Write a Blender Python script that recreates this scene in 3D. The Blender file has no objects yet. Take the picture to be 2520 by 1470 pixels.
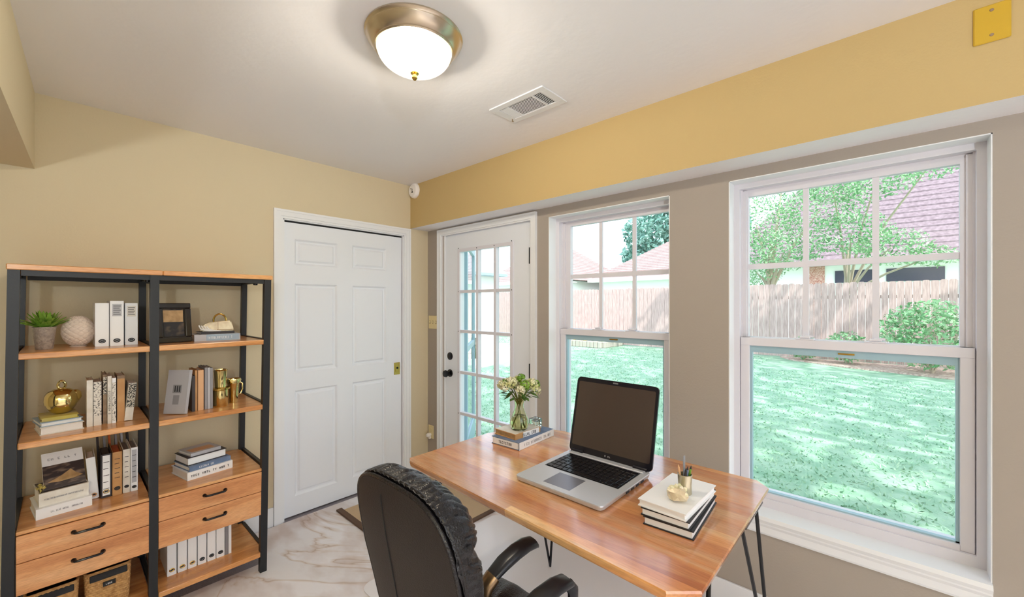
import bpy, bmesh, math, random
from mathutils import Vector, Matrix, noise
R = math.radians
C = bpy.context.scene
COL = C.collection
PI = math.pi

# ------------------------------------------------------------------ camera, world, sun, exposure
cam = bpy.data.cameras.new('camera'); camo = bpy.data.objects.new('camera', cam); COL.objects.link(camo)
cam.sensor_width = 36; cam.lens = 1009 / 2520 * 36; cam.shift_y = 15 / 2520
cam.clip_start = .02; cam.clip_end = 300
camo.location = (0, 0, 1.44); camo.rotation_euler = (R(90), 0, -math.atan2(.7385, .6743))
C.camera = camo
C.view_settings.view_transform = 'Standard'; C.view_settings.look = 'None'
C.view_settings.gamma = 1; C.view_settings.exposure = 0.75
C.view_settings.use_curve_mapping = False
C.cycles.max_bounces = 10; C.cycles.diffuse_bounces = 6; C.cycles.transparent_max_bounces = 16
C.cycles.use_denoising = True; C.cycles.sample_clamp_indirect = 6

SKY = 0.44; SUN = 3.0; LAMP = 43; FILL_LAMP = 82
w = bpy.data.worlds.new('world'); C.world = w; w.use_nodes = True
nt = w.node_tree; nt.nodes.clear()
sky = nt.nodes.new('ShaderNodeTexSky'); sky.sky_type = 'NISHITA'; sky.sun_disc = False
sky.sun_elevation = R(52); sky.sun_rotation = R(-145); sky.air_density = 1.0; sky.dust_density = 2.5
mixw = nt.nodes.new('ShaderNodeMixRGB'); mixw.inputs[0].default_value = .45; mixw.inputs[2].default_value = (4.2, 4.2, 4.2, 1)
bg = nt.nodes.new('ShaderNodeBackground'); bg.inputs[1].default_value = SKY
ow = nt.nodes.new('ShaderNodeOutputWorld')
nt.links.new(sky.outputs[0], mixw.inputs[1]); nt.links.new(mixw.outputs[0], bg.inputs[0]); nt.links.new(bg.outputs[0], ow.inputs[0])
sl = bpy.data.lights.new('sun', 'SUN'); sl.energy = SUN; sl.angle = R(.6); sl.color = (1, .95, .86)
so = bpy.data.objects.new('sun', sl); COL.objects.link(so)
so.rotation_euler = Vector((-.35, -.5, .79)).to_track_quat('Z', 'Y').to_euler()

# ------------------------------------------------------------------ materials
def lin(c):
    if isinstance(c, str): c = [int(c[i:i+2], 16) / 255 for i in (0, 2, 4)]
    return tuple((x / 12.92 if x <= .04045 else ((x + .055) / 1.055) ** 2.4) for x in c) + (1,)
def mat(name, col, rough=.5, metal=0, bump=0, bscale=80, stretch=(1, 1, 1), col2=None, nscale=6, coat=0, spec=.5, detail=3, ramp=(.35, .65), trans=0, ior=1.45):
    m = bpy.data.materials.new(name); m.use_nodes = True
    n = m.node_tree.nodes; l = m.node_tree.links; b = n['Principled BSDF']
    b.inputs['Base Color'].default_value = lin(col); b.inputs['Roughness'].default_value = rough
    b.inputs['Metallic'].default_value = metal; b.inputs['Specular IOR Level'].default_value = spec
    b.inputs['Coat Weight'].default_value = coat; b.inputs['Coat Roughness'].default_value = .08
    b.inputs['Transmission Weight'].default_value = trans; b.inputs['IOR'].default_value = ior
    if col2 or bump:
        tc = n.new('ShaderNodeTexCoord'); mp = n.new('ShaderNodeMapping'); mp.inputs['Scale'].default_value = stretch
        l.new(tc.outputs['Object'], mp.inputs[0])
    if col2:
        t = n.new('ShaderNodeTexNoise'); t.inputs['Scale'].default_value = nscale; t.inputs['Detail'].default_value = detail
        l.new(mp.outputs[0], t.inputs['Vector'])
        r = n.new('ShaderNodeValToRGB'); r.color_ramp.elements[0].color = lin(col); r.color_ramp.elements[1].color = lin(col2)
        r.color_ramp.elements[0].position = ramp[0]; r.color_ramp.elements[1].position = ramp[1]
        l.new(t.outputs[0], r.inputs[0]); l.new(r.outputs[0], b.inputs['Base Color'])
    if bump:
        t = n.new('ShaderNodeTexNoise'); t.inputs['Scale'].default_value = bscale; t.inputs['Detail'].default_value = 2
        l.new(mp.outputs[0], t.inputs['Vector'])
        bp = n.new('ShaderNodeBump'); bp.inputs['Strength'].default_value = bump; bp.inputs['Distance'].default_value = .01
        l.new(t.outputs[0], bp.inputs['Height']); l.new(bp.outputs[0], b.inputs['Normal'])
    return m
def emis(name, col, s):
    m = bpy.data.materials.new(name); m.use_nodes = True; b = m.node_tree.nodes['Principled BSDF']
    b.inputs['Base Color'].default_value = lin(col); b.inputs['Emission Color'].default_value = lin(col); b.inputs['Emission Strength'].default_value = s
    return m
def pane_mat(name, tint, refl=1.0):
    m = bpy.data.materials.new(name); m.use_nodes = True; n = m.node_tree.nodes; l = m.node_tree.links
    n.remove(n['Principled BSDF']); o = n['Material Output']
    tr = n.new('ShaderNodeBsdfTransparent'); tr.inputs[0].default_value = tint
    gl = n.new('ShaderNodeBsdfGlossy'); gl.inputs['Roughness'].default_value = .02
    fr = n.new('ShaderNodeFresnel'); fr.inputs[0].default_value = 1.45
    mu = n.new('ShaderNodeMath'); mu.operation = 'MULTIPLY'; mu.inputs[1].default_value = refl
    ge = n.new('ShaderNodeNewGeometry'); io = n.new('ShaderNodeMath'); io.operation = 'MULTIPLY_ADD'   # same reflectance on both faces of the pane
    io.inputs[1].default_value = 1/1.45-1.45; io.inputs[2].default_value = 1.45
    l.new(ge.outputs['Backfacing'], io.inputs[0]); l.new(io.outputs[0], fr.inputs[0])
    mx = n.new('ShaderNodeMixShader')
    l.new(fr.outputs[0], mu.inputs[0]); l.new(mu.outputs[0], mx.inputs[0]); l.new(tr.outputs[0], mx.inputs[1]); l.new(gl.outputs[0], mx.inputs[2]); l.new(mx.outputs[0], o.inputs[0])
    return m
def wood(name, cols, stretch, rough=.3, coat=.3, scale=3, fine=40, planks=None):
    """grain: broad streaks + fine fibres along the axis with the small stretch value"""
    m = bpy.data.materials.new(name); m.use_nodes = True; n = m.node_tree.nodes; l = m.node_tree.links; b = n['Principled BSDF']
    b.inputs['Roughness'].default_value = rough; b.inputs['Coat Weight'].default_value = coat; b.inputs['Coat Roughness'].default_value = .12
    tc = n.new('ShaderNodeTexCoord'); mp = n.new('ShaderNodeMapping'); mp.inputs['Scale'].default_value = stretch; l.new(tc.outputs['Object'], mp.inputs[0])
    a = n.new('ShaderNodeTexNoise'); a.inputs['Scale'].default_value = scale; a.inputs['Detail'].default_value = 4; a.inputs['Distortion'].default_value = .6
    l.new(mp.outputs[0], a.inputs['Vector'])
    r = n.new('ShaderNodeValToRGB'); cr = r.color_ramp
    while len(cr.elements) < len(cols): cr.elements.new(.5)
    for i, c in enumerate(cols):
        cr.elements[i].position = .3 + .4 * i / (len(cols) - 1); cr.elements[i].color = lin(c)
    l.new(a.outputs[0], r.inputs[0])
    f = n.new('ShaderNodeTexNoise'); f.inputs['Scale'].default_value = fine; f.inputs['Detail'].default_value = 3; l.new(mp.outputs[0], f.inputs['Vector'])
    fr = n.new('ShaderNodeValToRGB'); fr.color_ramp.elements[0].color = (.62, .56, .5, 1); fr.color_ramp.elements[1].color = (1, 1, 1, 1)
    fr.color_ramp.elements[0].position = .3; fr.color_ramp.elements[1].position = .6
    l.new(f.outputs[0], fr.inputs[0])
    mx = n.new('ShaderNodeMixRGB'); mx.blend_type = 'MULTIPLY'; mx.inputs[0].default_value = .55
    l.new(r.outputs[0], mx.inputs[1]); l.new(fr.outputs[0], mx.inputs[2])
    out = mx.outputs[0]
    if planks:   # (axis scale vector, amount)
        mp2 = n.new('ShaderNodeMapping'); mp2.inputs['Scale'].default_value = planks[0]; l.new(tc.outputs['Object'], mp2.inputs[0])
        fl = n.new('ShaderNodeVectorMath'); fl.operation = 'FLOOR'; l.new(mp2.outputs[0], fl.inputs[0])
        wn = n.new('ShaderNodeTexWhiteNoise'); l.new(fl.outputs[0], wn.inputs[0])
        pr = n.new('ShaderNodeValToRGB'); pr.color_ramp.elements[0].color = planks[2]; pr.color_ramp.elements[1].color = planks[3]
        l.new(wn.outputs[0], pr.inputs[0])
        m3 = n.new('ShaderNodeMixRGB'); m3.blend_type = 'MULTIPLY'; m3.inputs[0].default_value = planks[1]
        l.new(out, m3.inputs[1]); l.new(pr.outputs[0], m3.inputs[2]); out = m3.outputs[0]
    l.new(out, b.inputs['Base Color'])
    return m
M = {}
M['ceil'] = mat('ceiling_paint', 'EFEEF1', .9, bump=.12, bscale=25)
M['yellow'] = mat('yellow_lamplight_paint', 'C2A976', .85, bump=.08, bscale=120)  # same wall paint as cream, yellowed to carry the warm lamp light
M['cream'] = mat('cream_paint', 'D3C6A9', .85, bump=.08, bscale=120)
M['greige'] = mat('greige_windowlight_paint', 'A59C93', .85, bump=.08, bscale=120)  # same wall paint as cream, greyed to carry the cooler window light
M['trim'] = mat('white_trim_paint', 'E8EAEE', .35)
M['doorw'] = mat('white_door_paint', 'E6EAF2', .4, bump=.04, bscale=60, stretch=(1, 1, .1))
M['vinyl'] = mat('white_vinyl', 'DCDAE2', .4)
M['vinylblue'] = mat('bluegrey_vinyl', '9DBBC8', .4)
M['track'] = mat('dark_gap', '121216', .7)
M['glass'] = pane_mat('window_glass', (.97, .99, .985, 1), .9)
M['black'] = mat('black_metal', '2A2B2E', .42, .3, bump=.04, bscale=200)
M['blackgloss'] = mat('black_enamel', '121217', .2)
M['brass'] = mat('polished_brass', 'C9A95C', .2, 1)
M['gold'] = mat('gold_plate', 'DCC88A', .12, 1, bump=.05, bscale=30)
M['nickel'] = mat('brushed_nickel', 'CFC2AE', .24, 1)
M['ivory'] = mat('ivory_plastic', 'DED0A4', .4)
M['plate'] = mat('mustard_painted_plate', 'C9A32C', .45)
M['whitepl'] = mat('white_plastic', 'F0ECEA', .35)
M['shelfwood'] = wood('honey_oak', ['BC7A42', 'DA9A5C', 'E8B27A'], (1, 9, 9), .28, .35, 2.2, 30)
M['drawerwood'] = wood('honey_oak_drawer', ['C88656', 'DEA06C', 'E9B484'], (1, 9, 9), .42, .1, 2.0, 34)
M['deskwood'] = wood('varnished_walnut_strips', ['DA8C50', 'F8B470', 'FCD096', 'F4AE6C'], (8, .75, 6), .22, .8, 1.1, 22,
                     ((13, .9, 0), .8, (.50, .33, .34, 1), (1, 1, 1, 1)))
M['deskedge'] = wood('desk_edge_wood', ['A85F22', 'D98E3F'], (6, .8, 6), .35, .3, 2)
M['leather'] = mat('black_leather', '1A181C', .25, bump=.25, bscale=240, spec=.55)
M['leatherback'] = mat('black_vinyl_back', '2B2526', .5, bump=.15, bscale=300)
M['armpad'] = mat('soft_black_polyurethane', '202127', .28)
M['bronze'] = mat('bronze_bracket', '8C7358', .3, .9)
M['page'] = mat('page_edges', 'F0ECE8', .8, bump=.3, bscale=12, stretch=(40, 1, 40))
M['white'] = mat('white_paper_cover', 'F3F4F7', .45)
M['offwhite'] = mat('offwhite_cover', 'DAD2C6', .5, col2='EAE6DF', nscale=20)
M['ink'] = mat('black_ink', '26262A', .5)
M['greyink'] = mat('grey_ink', '8A8A92', .5)
M['greycover'] = mat('grey_cloth_cover', '8E8D92', .6)
M['silver'] = mat('silver_grey_cover', 'B5B5BC', .35)
M['dark'] = mat('charcoal_cover', '3A3538', .5)
M['tan'] = mat('tan_cover', 'C79A66', .5, col2='B98650', nscale=14)
M['peach'] = mat('peach_cover', 'D8AA80', .5)
M['orange'] = mat('orange_sheet', 'C9642C', .5)
M['brown'] = mat('brown_cover', '7E6650', .55, col2='A38B70', nscale=30)
M['blue'] = mat('slate_blue_cover', '5C7092', .45, col2='7F93B2', nscale=9)
M['paleblue'] = mat('pale_blue_cover', '9FB2C6', .5)
M['yellowbk'] = mat('yellow_cover', 'CDBB4E', .5, col2='B9A77C', nscale=12)
M['pattern'] = mat('mottled_black_white_print', '2D2B2A', .5, col2='CFC7B8', nscale=190, ramp=(.47, .53))
M['pattern2'] = mat('speckled_script_print', '5E5A58', .5, col2='E4DFD6', nscale=150, ramp=(.38, .5))
M['photo'] = mat('dark_landscape_print', '3B3335', .35, col2='9A8474', nscale=16, ramp=(.5, .72), stretch=(1, 3, 3))
M['scree'] = mat('tan_print', '9C7B52', .5, col2='B8966A', nscale=40)
M['frame'] = mat('espresso_frame', '100C0D', .16, coat=.5)
M['pic'] = mat('dark_picture_print', '1B1A20', .3, col2='7D6650', nscale=14, ramp=(.5, .75))
M['ceramic'] = mat('white_crackle_ceramic', 'DDCDC0', .7)
M['pot'] = mat('stone_glaze', '8D8078', .35, col2='A99A8E', nscale=90, bump=.4, bscale=160)
M['soil'] = mat('soil', '3B2C22', .9)
M['leaf'] = mat('fern_leaf', '5F8F2A', .5, col2='8FB244', nscale=25)
M['leafd'] = mat('dark_leaf', '3C5B22', .5, col2='5E7F33', nscale=25)
M['petal'] = mat('cream_petal', 'EDE6CF', .6, col2='C6CC86', nscale=30)
M['stem'] = mat('green_stem', '62702C', .5)
M['clear'] = mat('clear_glass', 'F4F8EE', .02, trans=1, ior=1.3)
M['greenglass'] = mat('green_gold_glass', 'F2F3D8', .03, trans=1, ior=1.33)
M['basket'] = mat('seagrass', 'C79C66', .8, col2='A67B4B', nscale=60)
M['liner'] = mat('black_liner', '17171A', .45, bump=.3, bscale=40)
M['alu'] = mat('aluminium', 'CDD0D7', .36, .35)
M['pad'] = mat('trackpad', '8A8C97', .3, .6)
M['screen'] = mat('glossy_screen', '453A37', .06, spec=.8)  # brown base colour stands in for the reflected room wall
M['key'] = mat('black_key', '18181B', .3)
M['bezel'] = mat('piano_black', '1C1B24', .1)
M['geode'] = mat('gold_crystal', 'CDB99A', .3, .1, col2='EADDBE', nscale=30)
M['cupg'] = mat('smoked_gold_glass', 'BDB59C', .12, .55)
M['matw'] = mat('pearl_vinyl_mat', 'ECEAEE', .25, bump=.06, bscale=300)
M['doormat'] = mat('tan_mat', 'C2A888', .8, bump=.3, bscale=200)
M['matedge'] = mat('brown_binding', '5E4636', .7)
M['carpet'] = mat('grey_carpet', '8C8690', .95, col2='A7A1A8', nscale=260, bump=.8, bscale=300)
# marble
def marble():
    m = bpy.data.materials.new('marbled_vinyl'); m.use_nodes = True; n = m.node_tree.nodes; l = m.node_tree.links; b = n['Principled BSDF']
    b.inputs['Roughness'].default_value = .38
    tc = n.new('ShaderNodeTexCoord'); t = n.new('ShaderNodeTexNoise'); t.inputs['Scale'].default_value = 1.1; t.inputs['Detail'].default_value = 5; t.inputs['Roughness'].default_value = .58; t.inputs['Distortion'].default_value = 1.0
    mp = n.new('ShaderNodeMapping'); mp.inputs['Rotation'].default_value = (0, 0, .6); mp.inputs['Scale'].default_value = (1.4, .8, 1)
    l.new(tc.outputs['Object'], mp.inputs[0]); l.new(mp.outputs[0], t.inputs['Vector'])
    r = n.new('ShaderNodeValToRGB'); e = r.color_ramp.elements
    e[0].position = .30; e[0].color = lin('E6E2E6'); e[1].position = .72; e[1].color = lin('EBE8EC')
    for p, c in ((.47, 'EAE8EC'), (.494, 'DDD2CE'), (.5, 'C6B3A8'), (.506, 'E2D8D4'), (.53, 'EFEDF2')):
        x = e.new(p); x.color = lin(c)
    t2 = n.new('ShaderNodeTexNoise'); t2.inputs['Scale'].default_value = 3; t2.inputs['Detail'].default_value = 6; l.new(mp.outputs[0], t2.inputs['Vector'])
    r2 = n.new('ShaderNodeValToRGB'); r2.color_ramp.elements[0].color = lin('D8C7BC'); r2.color_ramp.elements[1].color = (1, 1, 1, 1)
    r2.color_ramp.elements[0].position = .36; r2.color_ramp.elements[1].position = .56; l.new(t2.outputs[0], r2.inputs[0])
    mx = n.new('ShaderNodeMixRGB'); mx.blend_type = 'MULTIPLY'; mx.inputs[0].default_value = .8
    l.new(t.outputs[0], r.inputs[0]); l.new(r.outputs[0], mx.inputs[1]); l.new(r2.outputs[0], mx.inputs[2]); l.new(mx.outputs[0], b.inputs['Base Color'])
    return m
M['marble'] = marble()
# outside
M['grass'] = mat('lawn', '7FA98D', .9, col2='9DBDA6', nscale=5, bump=.5, bscale=60)
M['blade'] = mat('grass_blades', '93BEA2', .8, col2='A9C9AE', nscale=3)
M['fence'] = mat('weathered_cedar', 'C6B0AE', .9, col2='A99492', nscale=6, stretch=(1, 8, .6), bump=.3, bscale=20)
M['roof'] = mat('red_brown_shingle', '877A82', .9, col2='70636B', nscale=9)
M['roofpale'] = mat('pale_pink_shingle', 'A59292', .9, col2='988585', nscale=9)
M['siding'] = mat('white_siding', 'E6E6E6', .7)
M['brick'] = mat('red_brick', 'A8665C', .9, col2='D2B0A6', nscale=30)
M['darkglass'] = mat('dark_glazing', '33384F', .15)
M['tree'] = mat('tree_leaf', '5E9A66', .6, col2='A3CBA0', nscale=1.5)
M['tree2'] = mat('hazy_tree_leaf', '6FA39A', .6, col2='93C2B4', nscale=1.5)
M['bark'] = mat('pale_bark', 'B9AD9C', .9)
M['mulch'] = mat('pine_mulch', 'A98D85', .95, col2='D5C3B8', nscale=22, bump=.6, bscale=40)
M['stone'] = mat('bed_stone', 'A9A49D', .9, bump=.4, bscale=12)
M['yflower'] = mat('yellow_flower', 'E8CF2E', .6)
M['concrete'] = mat('pale_concrete', 'D5CFC8', .9)
M['shedroof'] = mat('blue_grey_roof', '8FA6B4', .8)

# ------------------------------------------------------------------ helpers
class MB:
    def __init__(s): s.bm = bmesh.new()
    def box(s, x0, x1, y0, y1, z0, z1, bev=0, seg=1, mtx=None, mi=0):
        r = bmesh.ops.create_cube(s.bm, size=1); v = r['verts']
        bmesh.ops.scale(s.bm, vec=(abs(x1-x0), abs(y1-y0), abs(z1-z0)), verts=v)
        bmesh.ops.translate(s.bm, vec=((x0+x1)/2, (y0+y1)/2, (z0+z1)/2), verts=v)
        fs = set(f for q in v for f in q.link_faces)
        for f in fs: f.material_index = mi
        if bev:
            es = list(set(e for q in v for e in q.link_edges))
            rr = bmesh.ops.bevel(s.bm, geom=es, offset=bev, segments=seg, affect='EDGES', profile=.5)
            for f in rr['faces']: f.material_index = mi
            v = list(set(q for f in rr['faces'] for q in f.verts) | set(q for q in v if q.is_valid))
        if mtx: bmesh.ops.transform(s.bm, matrix=mtx, verts=v)
        return s
    def prism(s, pts, a0, a1, axis='z', mi=0):
        def P(u, v, a): return {'z': (u, v, a), 'y': (u, a, v), 'x': (a, u, v)}[axis]
        A = [s.bm.verts.new(P(u, v, a0)) for u, v in pts]; B = [s.bm.verts.new(P(u, v, a1)) for u, v in pts]
        fs = [s.bm.faces.new(A[::-1]), s.bm.faces.new(B)]; n = len(pts)
        for i in range(n): fs.append(s.bm.faces.new((A[i], A[(i+1) % n], B[(i+1) % n], B[i])))
        for f in fs: f.material_index = mi
        return s
    def tube(s, pts, r, seg=8, closed=False, flat=1.0, cap=True):
        pts = [Vector(p) for p in pts]; n = len(pts); rings = []
        rs = r if isinstance(r, (list, tuple)) else [r] * n
        up = None
        for i, p in enumerate(pts):
            if closed: t = pts[(i+1) % n] - pts[i-1]
            else: t = pts[min(i+1, n-1)] - pts[max(i-1, 0)]
            t.normalize()
            if up is None:
                up = Vector((0, 0, 1)) if abs(t.z) < .9 else Vector((1, 0, 0))
            side = t.cross(up); side.normalize(); up2 = side.cross(t).normalized(); up = up2
            rings.append([s.bm.verts.new(p + side * math.cos(a) * rs[i] + up2 * math.sin(a) * rs[i] * flat) for a in [2*PI*k/seg for k in range(seg)]])
        m = n if closed else n-1
        for i in range(m):
            A, B = rings[i], rings[(i+1) % n]
            for k in range(seg): s.bm.faces.new((A[k], A[(k+1) % seg], B[(k+1) % seg], B[k]))
        if not closed and cap:
            s.bm.faces.new(rings[0][::-1]); s.bm.faces.new(rings[-1])
        return s
    def lathe(s, prof, c=(0, 0, 0), seg=32, fn=None, axis='z'):
        rings = []
        for r, z in prof:
            if r < 1e-6: rings.append([s._p(c, 0, 0, z, axis)])
            else:
                rings.append([])
                for k in range(seg):
                    a = 2*PI*k/seg; rr = r * (fn(a, z) if fn else 1)
                    rings[-1].append(s._p(c, rr*math.cos(a), rr*math.sin(a), z, axis))
        for A, B in zip(rings, rings[1:]):
            if len(A) == 1 and len(B) == 1: continue
            for k in range(seg):
                if len(A) == 1: s.bm.faces.new((A[0], B[(k+1) % seg], B[k]))
                elif len(B) == 1: s.bm.faces.new((A[k], A[(k+1) % seg], B[0]))
                else: s.bm.faces.new((A[k], A[(k+1) % seg], B[(k+1) % seg], B[k]))
        return s
    def _p(s, c, x, y, z, axis):
        v = {'z': (x, y, z), 'y': (x, z, y), 'x': (z, x, y)}[axis]
        return s.bm.verts.new((c[0]+v[0], c[1]+v[1], c[2]+v[2]))
    def grid(s, fn, nu, nv, cu=False, cv=False):
        V = [[s.bm.verts.new(fn(i/(nu if cu else nu-1), j/(nv if cv else nv-1))) for j in range(nv)] for i in range(nu)]
        for i in range(nu if cu else nu-1):
            for j in range(nv if cv else nv-1):
                s.bm.faces.new((V[i][j], V[(i+1) % nu][j], V[(i+1) % nu][(j+1) % nv], V[i][(j+1) % nv]))
        return V
    def quad(s, *p): s.bm.faces.new([s.bm.verts.new(q) for q in p]); return s
    def build(s, name, m, parent=None, smooth=False, world=False, **tags):
        if not isinstance(m, (list, tuple)): m = [m]
        bmesh.ops.recalc_face_normals(s.bm, faces=s.bm.faces)
        if smooth:
            for f in s.bm.faces: f.smooth = True
            for e in s.bm.edges:
                if len(e.link_faces) == 2 and e.calc_face_angle(0) > R(38): e.smooth = False
        me = bpy.data.meshes.new(name)
        if world and parent is not None:
            mm = parent.matrix_basis.copy(); o = parent
            while o.parent: o = o.parent; mm = o.matrix_basis @ mm
            bmesh.ops.transform(s.bm, matrix=mm.inverted(), verts=s.bm.verts)
        s.bm.to_mesh(me); s.bm.free()
        for q in m: me.materials.append(q)
        o = bpy.data.objects.new(name, me); COL.objects.link(o)
        if parent is not None: o.parent = parent
        for k, v in tags.items(): o[k] = v
        return o
def thing(name, label, cat, loc=(0, 0, 0), rot=(0, 0, 0), group=None, kind=None):
    o = bpy.data.objects.new(name, None); COL.objects.link(o); o.location = loc; o.rotation_euler = rot
    o.empty_display_size = .05
    o['label'] = label; o['category'] = cat
    if group: o['group'] = group
    if kind: o['kind'] = kind
    if any(rot): o.matrix_basis = Matrix.LocRotScale(Vector(loc), o.rotation_euler, None)
    return o
def tag(o, label, cat, group=None, kind=None):
    o['label'] = label; o['category'] = cat
    if group: o['group'] = group
    if kind: o['kind'] = kind
    return o
def S(name, mb, m, label, cat, smooth=False):
    return tag(mb.build(name, m, smooth=smooth), label, cat, kind='structure')

# ------------------------------------------------------------------ room shell
XW, YB, XS = 2.155, 2.966, 1.977
XL, YR, ZC, ZS = -1.7, -2.3, 2.44, 2.08
S('floor', MB().box(XL, XW+.3, YR, YB+.25, -.06, -.012), M['carpet'], 'grey carpet floor of the office', 'floor')
S('ceiling', MB().box(XL, XW+.3, YR, YB+.25, ZC, ZC+.12), M['ceil'], 'flat off-white painted ceiling', 'ceiling')
# back wall with white door opening
b = MB(); dx0, dx1, dz = .985, 1.915, 2.02
b.box(XL, dx0, YB, YB+.12, -.012, ZC); b.box(dx1, XW, YB, YB+.12, -.012, ZC); b.box(dx0, dx1, YB, YB+.12, dz, ZC); b.box(XL, XW+.3, YB+.12, YB+.25, -.012, ZC)
S('wall_back', b, M['cream'], 'cream yellow wall behind the bookcase and the white panel door', 'wall')
# window wall with three openings (thick, reveals)
XO = XW + .2
W1 = (-.27, .559, .48, 2.032); W2 = (.843, 1.642, .48, 2.017); D2 = (1.785, 2.745, -.012, 2.04)
b = MB()
ys = [YR, W1[0], W1[1], W2[0], W2[1], D2[0], D2[1], YB]
for a0, a1 in ((ys[0], ys[1]), (ys[2], ys[3]), (ys[4], ys[5]), (ys[6], ys[7])): b.box(XW, XO, a0, a1, -.012, ZC)
b.box(XW, XO, W1[0], W1[1], -.012, W1[2]-.03); b.box(XW, XO, W1[0], W1[1], W1[3], ZC)
b.box(XW, XO, W2[0], W2[1], -.012, W2[2]-.03); b.box(XW, XO, W2[0], W2[1], W2[3], ZC)
b.box(XW, XO, D2[0], D2[1], D2[3], ZC)
S('wall_right', b, M['greige'], 'beige window wall below the yellow soffit', 'wall')
b = MB().box(XS, XW, YR, YB, ZS, ZC)
for f in b.bm.faces:
    if f.normal.z < -.5 or all(v.co.z < ZS+.001 for v in f.verts): f.material_index = 1  # underside coloured ceiling white to carry the window bounce light
S('trim_1', b, [M['yellow'], M['ceil']], 'yellow dropped soffit running above the windows', 'soffit')
b = MB().prism([(-.090, YB), (-.262, YR), (XL, YR), (XL, YB)], ZS, ZC)
S('trim_2', b, M['cream'], 'cream dropped soffit in the upper left corner', 'soffit')
S('wall_left', MB().box(XL-.12, XL, YR, YB+.25, -.06, ZC), M['cream'], 'cream wall left of the bookcase', 'wall')
b = MB(); b.box(XL, -1.25, YR-.12, YR, -.06, ZC); b.box(1.55, XW+.2, YR-.12, YR, -.06, ZC); b.box(-1.25, 1.55, YR-.12, YR, 2.1, ZC)
S('wall_rear', b, M['cream'], 'cream wall behind the camera with an added daylight opening', 'wall')
rt = thing('added_opening', 'added opening frame behind the camera letting in sky light', 'window', (.15, YR-.06, 0), kind='structure')  # unseen opening added to let sky light into the room
b = MB(); b.box(-1.25, 1.55, YR-.1, YR-.04, 0, .06); b.box(-1.25, 1.55, YR-.1, YR-.04, 2.04, 2.1)
for x in (-1.25, .12, 1.49): b.box(x, x+.06, YR-.1, YR-.04, .06, 2.04)
b.build('frame', M['vinyl'], rt, world=True)
# baseboards
def baseb(name, x0, x1, y0, y1, lab):
    b = MB().box(x0, x1, y0, y1, -.012, .115, .003)
    S(name, b, M['trim'], lab, 'baseboard')
baseb('baseboard_back', XL, .927, YB-.014, YB, 'white baseboard on the wall behind the bookcase')
baseb('baseboard_right', XW-.014, XW, YR, 1.735, 'white baseboard under the windows')
baseb('baseboard_corner', 1.972, XW-.014, YB-.014, YB, 'short white baseboard in the corner by the glazed door')

# ------------------------------------------------------------------ white six-panel door
d = thing('door_1', 'white six panel interior door with white casing on the back wall', 'door', (1.44, YB, 0), kind='structure')
def profile_casing(b, x0, x1, z1, wd, yf, thick=.018):
    # three-sided casing with a stepped face
    for (o, t) in ((0, thick), (.012, thick+.006), (wd-.016, thick-.004)):
        pass
    steps = ((0, .014, thick+.004), (.014, wd-.014, thick), (wd-.014, wd, thick-.006))
    for a, c, t in steps:
        b.box(x0+a, x0+c, yf-t, yf, -.012, z1-a); b.box(x1-c, x1-a, yf-t, yf, -.012, z1-a); b.box(x0+c, x1-c, yf-t, yf, z1-c, z1-a)
b = MB(); profile_casing(b, .928, 1.969, 2.073, .058, YB); b.build('casing', M['trim'], d, world=True)
b = MB()
for x0, x1 in ((.986, .996), (1.905, 1.915)): b.box(x0, x1, YB, YB+.11, -.012, 2.015)
b.box(.986, 1.915, YB, YB+.11, 2.008, 2.018); b.build('jamb', M['trim'], d, world=True)
b = MB(); b.box(.996, 1.905, YB+.022, YB+.05, 1.998, 2.01); b.build('track', M['track'], d, world=True)
ypf = YB + .02
PX = ((1.068, 1.362), (1.478, 1.762)); PZ = ((1.712, 1.888), (.975, 1.583), (.130, .85))
b = MB()
b.box(.992, PX[0][0], ypf, ypf+.035, 0, 1.997); b.box(PX[0][1], PX[1][0], ypf, ypf+.035, 0, 1.997); b.box(PX[1][1], 1.900, ypf, ypf+.035, 0, 1.997)
for x0, x1 in PX:
    zz = [0, PZ[2][0], PZ[2][1], PZ[1][0], PZ[1][1], PZ[0][0], PZ[0][1], 1.997]
    for k in range(0, 8, 2): b.box(x0, x1, ypf, ypf+.035, zz[k], zz[k+1])
    for z0, z1 in PZ:
        b.box(x0, x1, ypf+.022, ypf+.034, z0, z1)
        # ogee slope and raised field
        def fr(i0, y0, i1, y1):
            A = [(x0+i0, z0+i0), (x1-i0, z0+i0), (x1-i0, z1-i0), (x0+i0, z1-i0)]; B = [(x0+i1, z0+i1), (x1-i1, z0+i1), (x1-i1, z1-i1), (x0+i1, z1-i1)]
            for k in range(4):
                p, q = A[k], A[(k+1) % 4]; r_, t_ = B[(k+1) % 4], B[k]
                b.quad((p[0], y0, p[1]), (q[0], y0, q[1]), (r_[0], y1, r_[1]), (t_[0], y1, t_[1]))
        fr(0, ypf, .012, ypf+.012); fr(.012, ypf+.012, .022, ypf+.012); fr(.022, ypf+.012, .034, ypf+.003)
        b.quad((x0+.034, ypf+.003, z0+.034), (x1-.034, ypf+.003, z0+.034), (x1-.034, ypf+.003, z1-.034), (x0+.034, ypf+.003, z1-.034))
b.build('door_panel', M['doorw'], d, world=True)
b = MB().box(1.832, 1.888, ypf-.003, ypf+.002, .862, .962, .002); b.box(1.845, 1.875, ypf-.006, ypf, .885, .94, .002)
h = b.build('latch_plate', M['brass'], d, world=True, label='square brass pull plate')
MB().lathe([(0, -.0085), (.009, -.008), (.010, -.004)], (1.86, ypf, .918), 16, axis='y').build('pull', M['blackgloss'], h, world=True)

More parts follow.
